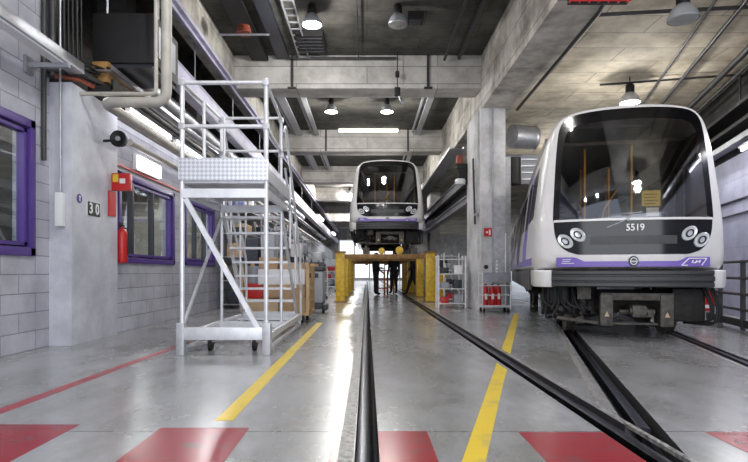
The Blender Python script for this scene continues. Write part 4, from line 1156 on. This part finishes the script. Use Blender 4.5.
b = BM(); add_box(b, -.02, .02, -.06, .04, .46, .50); obj('valve_handle', b, 'signk', ex)
b = BM(); add_box(b, -.03, .03, -.073, -.068, .15, .28); obj('white_label', b, 'signw', ex)
dup(ex, (2.90, 12.52, .15), 0, 'red fire extinguisher in the cage cart, second from the left')
dup(ex, (3.06, 12.60, .15), 0, 'red fire extinguisher in the cage cart, third from the left')
T = thing('fire_sign', 'square red fire equipment sign with a white symbol on the concrete column', 'sign', (2.90, 12.9, 1.78))
boxobj('plate', (-.11, .11, -.012, 0, 0, .2), 'red', T); b = BM(); add_box(b, .01, .05, -.016, -.012, .03, .16); add_box(b, -.06, -.01, -.016, -.012, .08, .12); obj('white_symbol', b, 'signw', T)
T = thing('white_notice', 'small white notice on the column right of the red sign', 'sign', (3.17, 12.9, 1.74)); boxobj('plate', (-.12, .12, -.01, 0, 0, .10), 'signw', T); boxobj('printed_line', (-.09, .09, -.012, -.01, .04, .05), 'plg', T)
T = thing('hook_rack', 'row of hanging grey tools on the column above the cage cart', 'tool rack', (3.1, 12.9, 1.1))
boxobj('rail', (-.1, .12, -.02, 0, .1, .14), 'galv', T)
for j in range(5):
    b = BM(); add_tube(b, (0, -.03, .12-j*.09), (0.0, -.03, .06-j*.09), .03, 8); obj('insulator', b, 'plw', T)
b = BM(); add_lathe(b, [(.001, 0), (.05, 0), (.05, .04), (.001, .04)], Matrix.Translation((-.26, 0, -.05)) @ Matrix.Rotation(R(90), 4, 'X')); obj('round_gauge', b, 'signk', T)
T = thing('hoist_rail_pole', 'long dark bar leaning upright on the left face of the concrete column', 'bar', (2.64, 13.2, 0))
b = BM(); add_bar(b, (0, 0, 2.1), (-.0, .25, 3.75), .04, .06); obj('bar', b, 'pipedark', T); b = BM(); add_box(b, -.02, .1, .0, .06, 2.3, 2.36); add_box(b, -.02, .1, .18, .24, 3.4, 3.46); obj('clamp', b, 'galv', T)
# beacon / camera bracket on the column left face
T = thing('signal_beacon', 'orange beacon and camera on a bracket high on the left face of the column', 'beacon', (2.5, 14.6, 3.6))
b = BM(); add_lathe(b, [(.001, .25), (.09, .25), (.1, .4), (.07, .48), (.001, .5)], None, 16); obj('orange_dome', b, 'orange', T)
b = BM(); add_box(b, -.1, .22, -.05, .05, .12, .25); add_box(b, -.02, .22, -.03, .03, -.3, .15); obj('bracket', b, 'rubber', T)
b = BM(); add_lathe(b, [(.001, -.1), (.13, -.08), (.15, .0), (.12, .06), (.001, .08)], Matrix.Translation((.02, 0, -.22)), 16); obj('camera_dome', b, 'plw', T)
# right gallery girders beyond the column
for j, (z0, z1, x) in enumerate(((3.45, 3.7, 2.78), (2.85, 3.05, 2.78))):
    b = BM(); add_box(b, x, x+.25, 15.0, 58, z0, z1); add_box(b, x-.05, x+.25, 15.0, 58, z1-.03, z1)
    tag(obj('steel_girder', b, 'galv'), ['upper grey steel channel running back from the column', 'lower grey steel channel running back from the column'][j], 'girder')
b = BM(); add_box(b, 2.95, 3.02, 15, 40, 3.05, 3.45); tag(obj('gallery_panel', b, 'duct'), 'dark panels between the two grey channels behind the column', 'panel')
# far-right white shelving
for j, (x, y, h_) in enumerate(((2.2, 14.2, 1.35), (2.55, 17.0, 1.5), (2.6, 21.2, 1.6))):
    shelf_unit((x, y, 0), 0 if j == 0 else R(90), ['white shelf trolley just left of the column', 'white shelf rack farther behind the column', 'grey shelf rack farthest along the right side'][j], w=.7 if j == 0 else 1.4, h=h_, d=.45, fm='plw', lev=4)
    for k_ in range(3):
        z = .12+k_*(h_-.2)/3
        for q_ in range(2):
            b = BM(); w_ = .2 if j == 0 else .18; add_box(b, -w_/2, w_/2, -.15, .15, 0, .16+.06*q_, bevel=.01); o = obj('parts_bin', b, random.choice(['plw', 'plg', 'card', 'plk', 'red']))
            o.location = (x+(-.17+.34*q_ if j == 0 else 0), y+(0 if j == 0 else -.35+.6*q_), z+.001); tag(o, 'small bin on the %s shelves' % ['white trolley', 'white rack', 'farthest right rack'][j], 'bin', 'bins on the %s' % ['white trolley', 'white rack', 'farthest right rack'][j])
for j, y in enumerate((18.4, 19.6)):
    t = thing('control_cabinet', '%s yellow and black control cabinet right of the raised train' % ['nearer', 'farther'][j], 'cabinet', (2.5, y, 0))
    boxobj('carcass', (-.2, .2, -.2, .2, 0, .95), 'yellow', t, bevel=.02); boxobj('black_head', (-.22, .22, -.2, .2, .97, 1.4), 'plk', t, bevel=.02); boxobj('foot', (-.22, .22, -.22, .22, 0, .04), 'rust', t)

# ------------------------------------------------------------ right hall: ducts, pipes, handrail, cable trays
b = BM(); add_tube(b, (3.75, 14.0, 4.45), (4.40, 14.2, 4.45), .30, 24); add_lathe(b, [(.30, 0), (.32, .0), (.32, .05), (.30, .05)], Matrix.Translation((4.38, 14.2, 4.45)) @ Matrix.Rotation(R(90), 4, 'Y'), 24)
tag(obj('round_duct', b, 'galv'), 'fat silver duct between the column and the near train roof', 'duct')
t = thing('louvre_unit', 'grey louvred ventilation panel below the fat silver duct', 'ventilation unit', (4.12, 14.8, 3.35))
boxobj('frame', (-.6, .6, 0, .2, 0, .8), 'plg', t)
b = BM()
for j in range(4): add_bar(b, (-.58, -.03, .12+j*.18), (.58, -.03, .12+j*.18), .06, .03)
obj('blades', b, 'galv', t)
b = BM(); add_tube(b, (3.62, 13.4, 3.1), (3.62, 13.4, 3.75), .2, 16); tag(obj('black_drum_fan', b, 'rubber'), 'black round fan housing on the right side of the column', 'fan')
pipe([(2.95, 5.0, 4.80), (3.45, 8, 4.79), (3.56, 12.8, 4.78)], .035, 'pipedark', 'dark pipe running under the long concrete beam towards the column')
pipe([(3.6, 8.4, 4.93), (10.5, 8.0-.4, 4.93)], .03, 'pipedark', 'dark pipe crossing the cream ceiling at the upper right')
pipe([(5.0, 11.6, 4.95), (7.6, 11.0, 4.95), (7.6, 11.0, 4.3)], .022, 'pipedark', 'thin dark conduit crossing the cream ceiling above the near train')
for j, (off, z, rr, lab) in enumerate(((2.0, 4.9, .022, 'leftmost'), (2.45, 4.92, .035, 'second from the left'), (3.1, 4.85, .06, 'thickest'), (3.25, 4.72, .03, 'lowest'))):
    p, q = rt(off, -4, z), rt(off, 22, z)
    pipe([p, q], rr, 'pipedark', '%s dark pipe slanting along the cream ceiling over the near train' % lab)
for j, (off, z, m_, w_, h_) in enumerate(((3.42, 4.15, 'duct', .35, .07), (3.47, 3.85, 'duct', .3, .07), (3.5, 3.58, 'galv', .22, .09))):
    p, q = rt(off, -5, z), rt(off, 22, z)
    b = BM(); add_bar(b, p, q, w_, h_)
    for k_ in range(3): add_tube(b, p+Vector((-.08+.08*k_, 0, h_/2+.02)), q+Vector((-.08+.08*k_, 0, h_/2+.02)), .022, 6)
    tag(obj('cable_tray', b, m_), ['topmost', 'middle', 'lowest, pale'][j]+' cable tray along the right wall above the near train', 'cable tray')
def rtube(s0, s1, label):
    t = thing('tube_light', label, 'light', rt(3.52, s0, 3.38), -PSI)
    boxobj('housing', (-.06, .06, 0, s1-s0, .03, .08), 'galv', t)
    b = BM(); add_tube(b, (0, .02, 0), (0, s1-s0-.02, 0), .025, 10); obj('tube', b, 'tube', t)
rtube(-2.4, -.7, 'nearest lit tube under the right wall trays'); rtube(-.5, 1.2, 'second lit tube under the right wall trays'); rtube(2, 3.7, 'third lit tube under the right wall trays')
t = thing('wall_lamp', 'small glowing round lamp on the right wall at the picture edge', 'lamp', rt(3.43, .1, 2.25), -PSI)
b = BM(); add_lathe(b, [(.001, 0), (.09, .0), (.1, .03), (.07, .09), (.001, .11)], Matrix.Translation((.0, 0, 0)) @ Matrix.Rotation(R(-90), 4, 'Y')); obj('globe', b, 'tube_soft', t)
boxobj('bracket', (0, .22, -.03, .03, -.03, .03), 'galv', t)
# wall pipes on right wall
pipe([rt(3.62, -4, 2.45), rt(3.62, 14, 2.45)], .02, 'pipedark', 'upper thin dark pipe along the right wall')
pipe([rt(3.62, -4, 2.15), rt(3.62, 14, 2.15)], .018, 'pipedark', 'lower thin dark pipe along the right wall')
# handrail
T = thing('safety_railing', 'dark steel safety railing between the near train and the right wall', 'railing', (6.32, 9.66, 0), -PSI)
for y in (-3.1, -2.08, -1.04, 0., 1.5, 3.):
    b = BM(); add_box(b, -.03, .03, y-.03, y+.03, 0, 1.12); pst = obj('post', b, 'pipedark', T)
for z in (1.1, .83, .57, .32):
    b = BM(); add_tube(b, (0, -3.4, z), (0, 3.2, z), .024, 8); obj('rail_bar', b, 'pipedark', T)
boxobj('kick_plate', (-.01, .01, -3.4, 3.2, .04, .16), 'pipedark', T)
T = thing('fire_cabinet', 'red and white cabinet low beside the near train by the railing', 'cabinet', (5.92, 9.5, 0), -PSI)
boxobj('case', (-.14, .14, -.1, .1, .25, .85), 'red', T, bevel=.01); b = BM(); add_box(b, -.1, .1, -.104, -.1, .62, .76); add_box(b, -.1, .1, -.104, -.1, .3, .36); obj('white_panel', b, 'signw', T)
b = BM(); add_box(b, -.03, .03, -.03, .03, 0, .25); obj('stand', b, 'galv', T)

# ------------------------------------------------------------ ceiling bits in the main bay
for j, (x, nm) in enumerate(((-1.8, 'left'), (1.47, 'right'))):
    b = BM(); add_box(b, x-.03, x+.03, 12.95, 13.0, 5.36, 6.15); add_box(b, x-.1, x+.1, 12.9, 12.99, 5.33, 5.36)
    tag(obj('conduit', b, 'pipedark'), 'dark vertical conduit on the %s of the nearest cross beam' % nm, 'conduit')
for j, (x, nm) in enumerate(((-1.5, 'left'), (1.5, 'right'))):
    b = BM(); add_box(b, x-.03, x+.03, 19.75, 19.8, 5.36, 6.15)
    tag(obj('conduit', b, 'pipedark'), 'dark vertical conduit on the %s of the second cross beam' % nm, 'conduit')
pipe([(-1.9, 12.85, 6.02), (.7, 12.85, 6.02)], .03, 'pipedark', 'dark pipe along the top of the nearest cross beam')
pipe([(1.85, 7, 6.0), (1.85, 12.9, 6.0)], .03, 'pipedark', 'dark pipe running back under the ceiling, right of the lamps')
pipe([(2.2, 7, 6.05), (2.2, 12.9, 6.05)], .045, 'pipedark', 'second dark pipe under the ceiling, close to the long right beam')
pipe([(-.2, 6.95, 6.08), (-.2, 12.9, 6.08)], .015, 'pipedark', 'thin conduit under the ceiling between the lamps')
t = thing('ceiling_vent', 'dark square vent in the ceiling between the two nearest lamps', 'vent', (-1.25, 11.6, 6.0))
boxobj('box', (-.3, .3, 0, .9, 0, .15), 'duct', t); b = BM()
for j in range(5): add_box(b, -.26, .26, .1+j*.17, .13+j*.17, -.02, 0)
obj('slats', b, 'plk', t)
t = thing('ceiling_vent', 'small dark box on the ceiling right of the unlit lamp', 'vent', (.98, 10.8, 6.0)); boxobj('box', (-.16, .16, 0, .3, 0, .15), 'duct', t); boxobj('cover', (-.12, .12, .03, .27, -.015, 0), 'plk', t)
T = thing('hoist_pendant', 'small black hoist pendant hanging on a cable below the nearest beam', 'hoist', (.72, 12.8, 0))
b = BM(); add_tube(b, (0, 0, 5.3), (0, 0, 6.15), .012, 8); obj('cable', b, 'cable', T)
b = BM(); add_box(b, -.07, .07, -.06, .06, 5.1, 5.3, bevel=.02); add_tube(b, (0, 0, 5.55), (0, 0, 5.68), .05, 8); obj('hoist_body', b, 'rubber', T)
b = BM(); add_path(b, [(.03, 0, 5.12), (.06, 0, 5.0), (.12, 0, 4.92), (.18, 0, 4.98)], .018, 8); obj('hook', b, 'galv', T)
# bright strip fixture on the second beam
t = thing('strip_light', 'long white lit strip on the top of the second cross beam', 'light', (.05, 19.68, 6.02)); boxobj('housing', (-1.1, 1.1, 0, .1, 0, .13), 'plw', t); boxobj('diffuser', (-1.08, 1.08, -.02, 0, .01, .12), 'tube_soft', t)
o = tray('cable_tray', 2.3, 2.7, 15, 45, 4.35, 'grey cable tray under the long right beam behind the column', m='aludull')
t = thing('ceiling_speaker', 'orange and white cable coil hung in the top left of the ceiling', 'cable coil', (-2.42, 10.6, 5.62))
b = BM(); 
for j in range(4):
    bmesh.ops.create_cone(b, cap_ends=True, segments=18, radius1=.16-.01*j, radius2=.15-.01*j, depth=.03, matrix=Matrix.Translation((0, 0, j*.04)))
obj('coil', b, 'orange', t)
b = BM(); add_tube(b, (-.5, 0, -.03), (.5, 0, -.03), .025, 8); obj('support_bar', b, 'galv', t)
t = thing('red_cable_rack', 'red wire rack with cables at the top edge under the long beam', 'cable rack', (3.0, 7.0, 4.44))
boxobj('backing', (-.36, .42, .06, .12, 0.01, .36), 'duct', t)
for j in range(7): boxobj('wire', (-.36+.125*j, -.345+.125*j, 0, .05, 0, .38), 'red', t)
for j in range(3): boxobj('wire', (-.36, .42, -.01, .0, .0+.12*j, .02+.12*j), 'red', t)

# ------------------------------------------------------------ far part lights
for j, (x, y) in enumerate(((-2.6, 30), (2.2, 30), (-2.6, 42), (2.2, 42))):
    t = thing('strip_light', 'distant lit strip light, %s' % ['nearer left', 'nearer right', 'farther left', 'farther right'][j], 'light', (x, y, 3.9)); boxobj('housing', (-.1, .1, -1.5, 1.5, .02, .1), 'plw', t); boxobj('diffuser', (-.08, .08, -1.45, 1.45, 0, .02), 'tube', t)

def area(loc, rot, sx, sy, e, col=(1, 1, 1)):
    L = bpy.data.lights.new('lamp_or_fill_light', 'AREA'); L.shape = 'RECTANGLE'; L.size = sx; L.size_y = sy; L.energy = e; L.color = col
    o = bpy.data.objects.new('lamp_or_fill_light', L); C.objects.link(o); o.location = loc; o.rotation_euler = rot
    return o
# unseen frontal fill added behind the camera, tinted like daylight
area((1.5, -3.8, 2.6), (R(90), 0, 0), 9, 4.6, 230, (.93, .96, 1.))
# added area lights boosting the tube rows, floor streak and office interior
area((-3.42, 11, 3.2), (0, R(-20), 0), .1, 8, 22); area((-3.36, 11.9, 3.2), (0, R(-32), 0), .12, 2.0, 55); area((-5.4, 9, 2.85), (0, R(-10), 0), .3, 9, 220)
area(rt(3.2, 2, 3.3), (0, R(25), -PSI), .1, 7, 60)

w = bpy.data.worlds.new('w'); scn.world = w; w.use_nodes = True
w.node_tree.nodes['Background'].inputs[0].default_value = (.80, .87, 1, 1); w.node_tree.nodes['Background'].inputs[1].default_value = 1.0

# ------------------------------------------------------------ camera
cd = bpy.data.cameras.new('camera'); cd.sensor_width = 36; cd.lens = 36*540/748
cd.shift_x = (374-367)/748; cd.shift_y = (272-231)/748; cd.clip_end = 200
co = bpy.data.objects.new('camera', cd); C.objects.link(co); co.location = (0, 0, .93); co.rotation_euler = (R(90), 0, 0)
scn.camera = co
scn.view_settings.view_transform = 'Standard'; scn.view_settings.look = 'None'; scn.view_settings.gamma = 1; scn.view_settings.exposure = 0.38
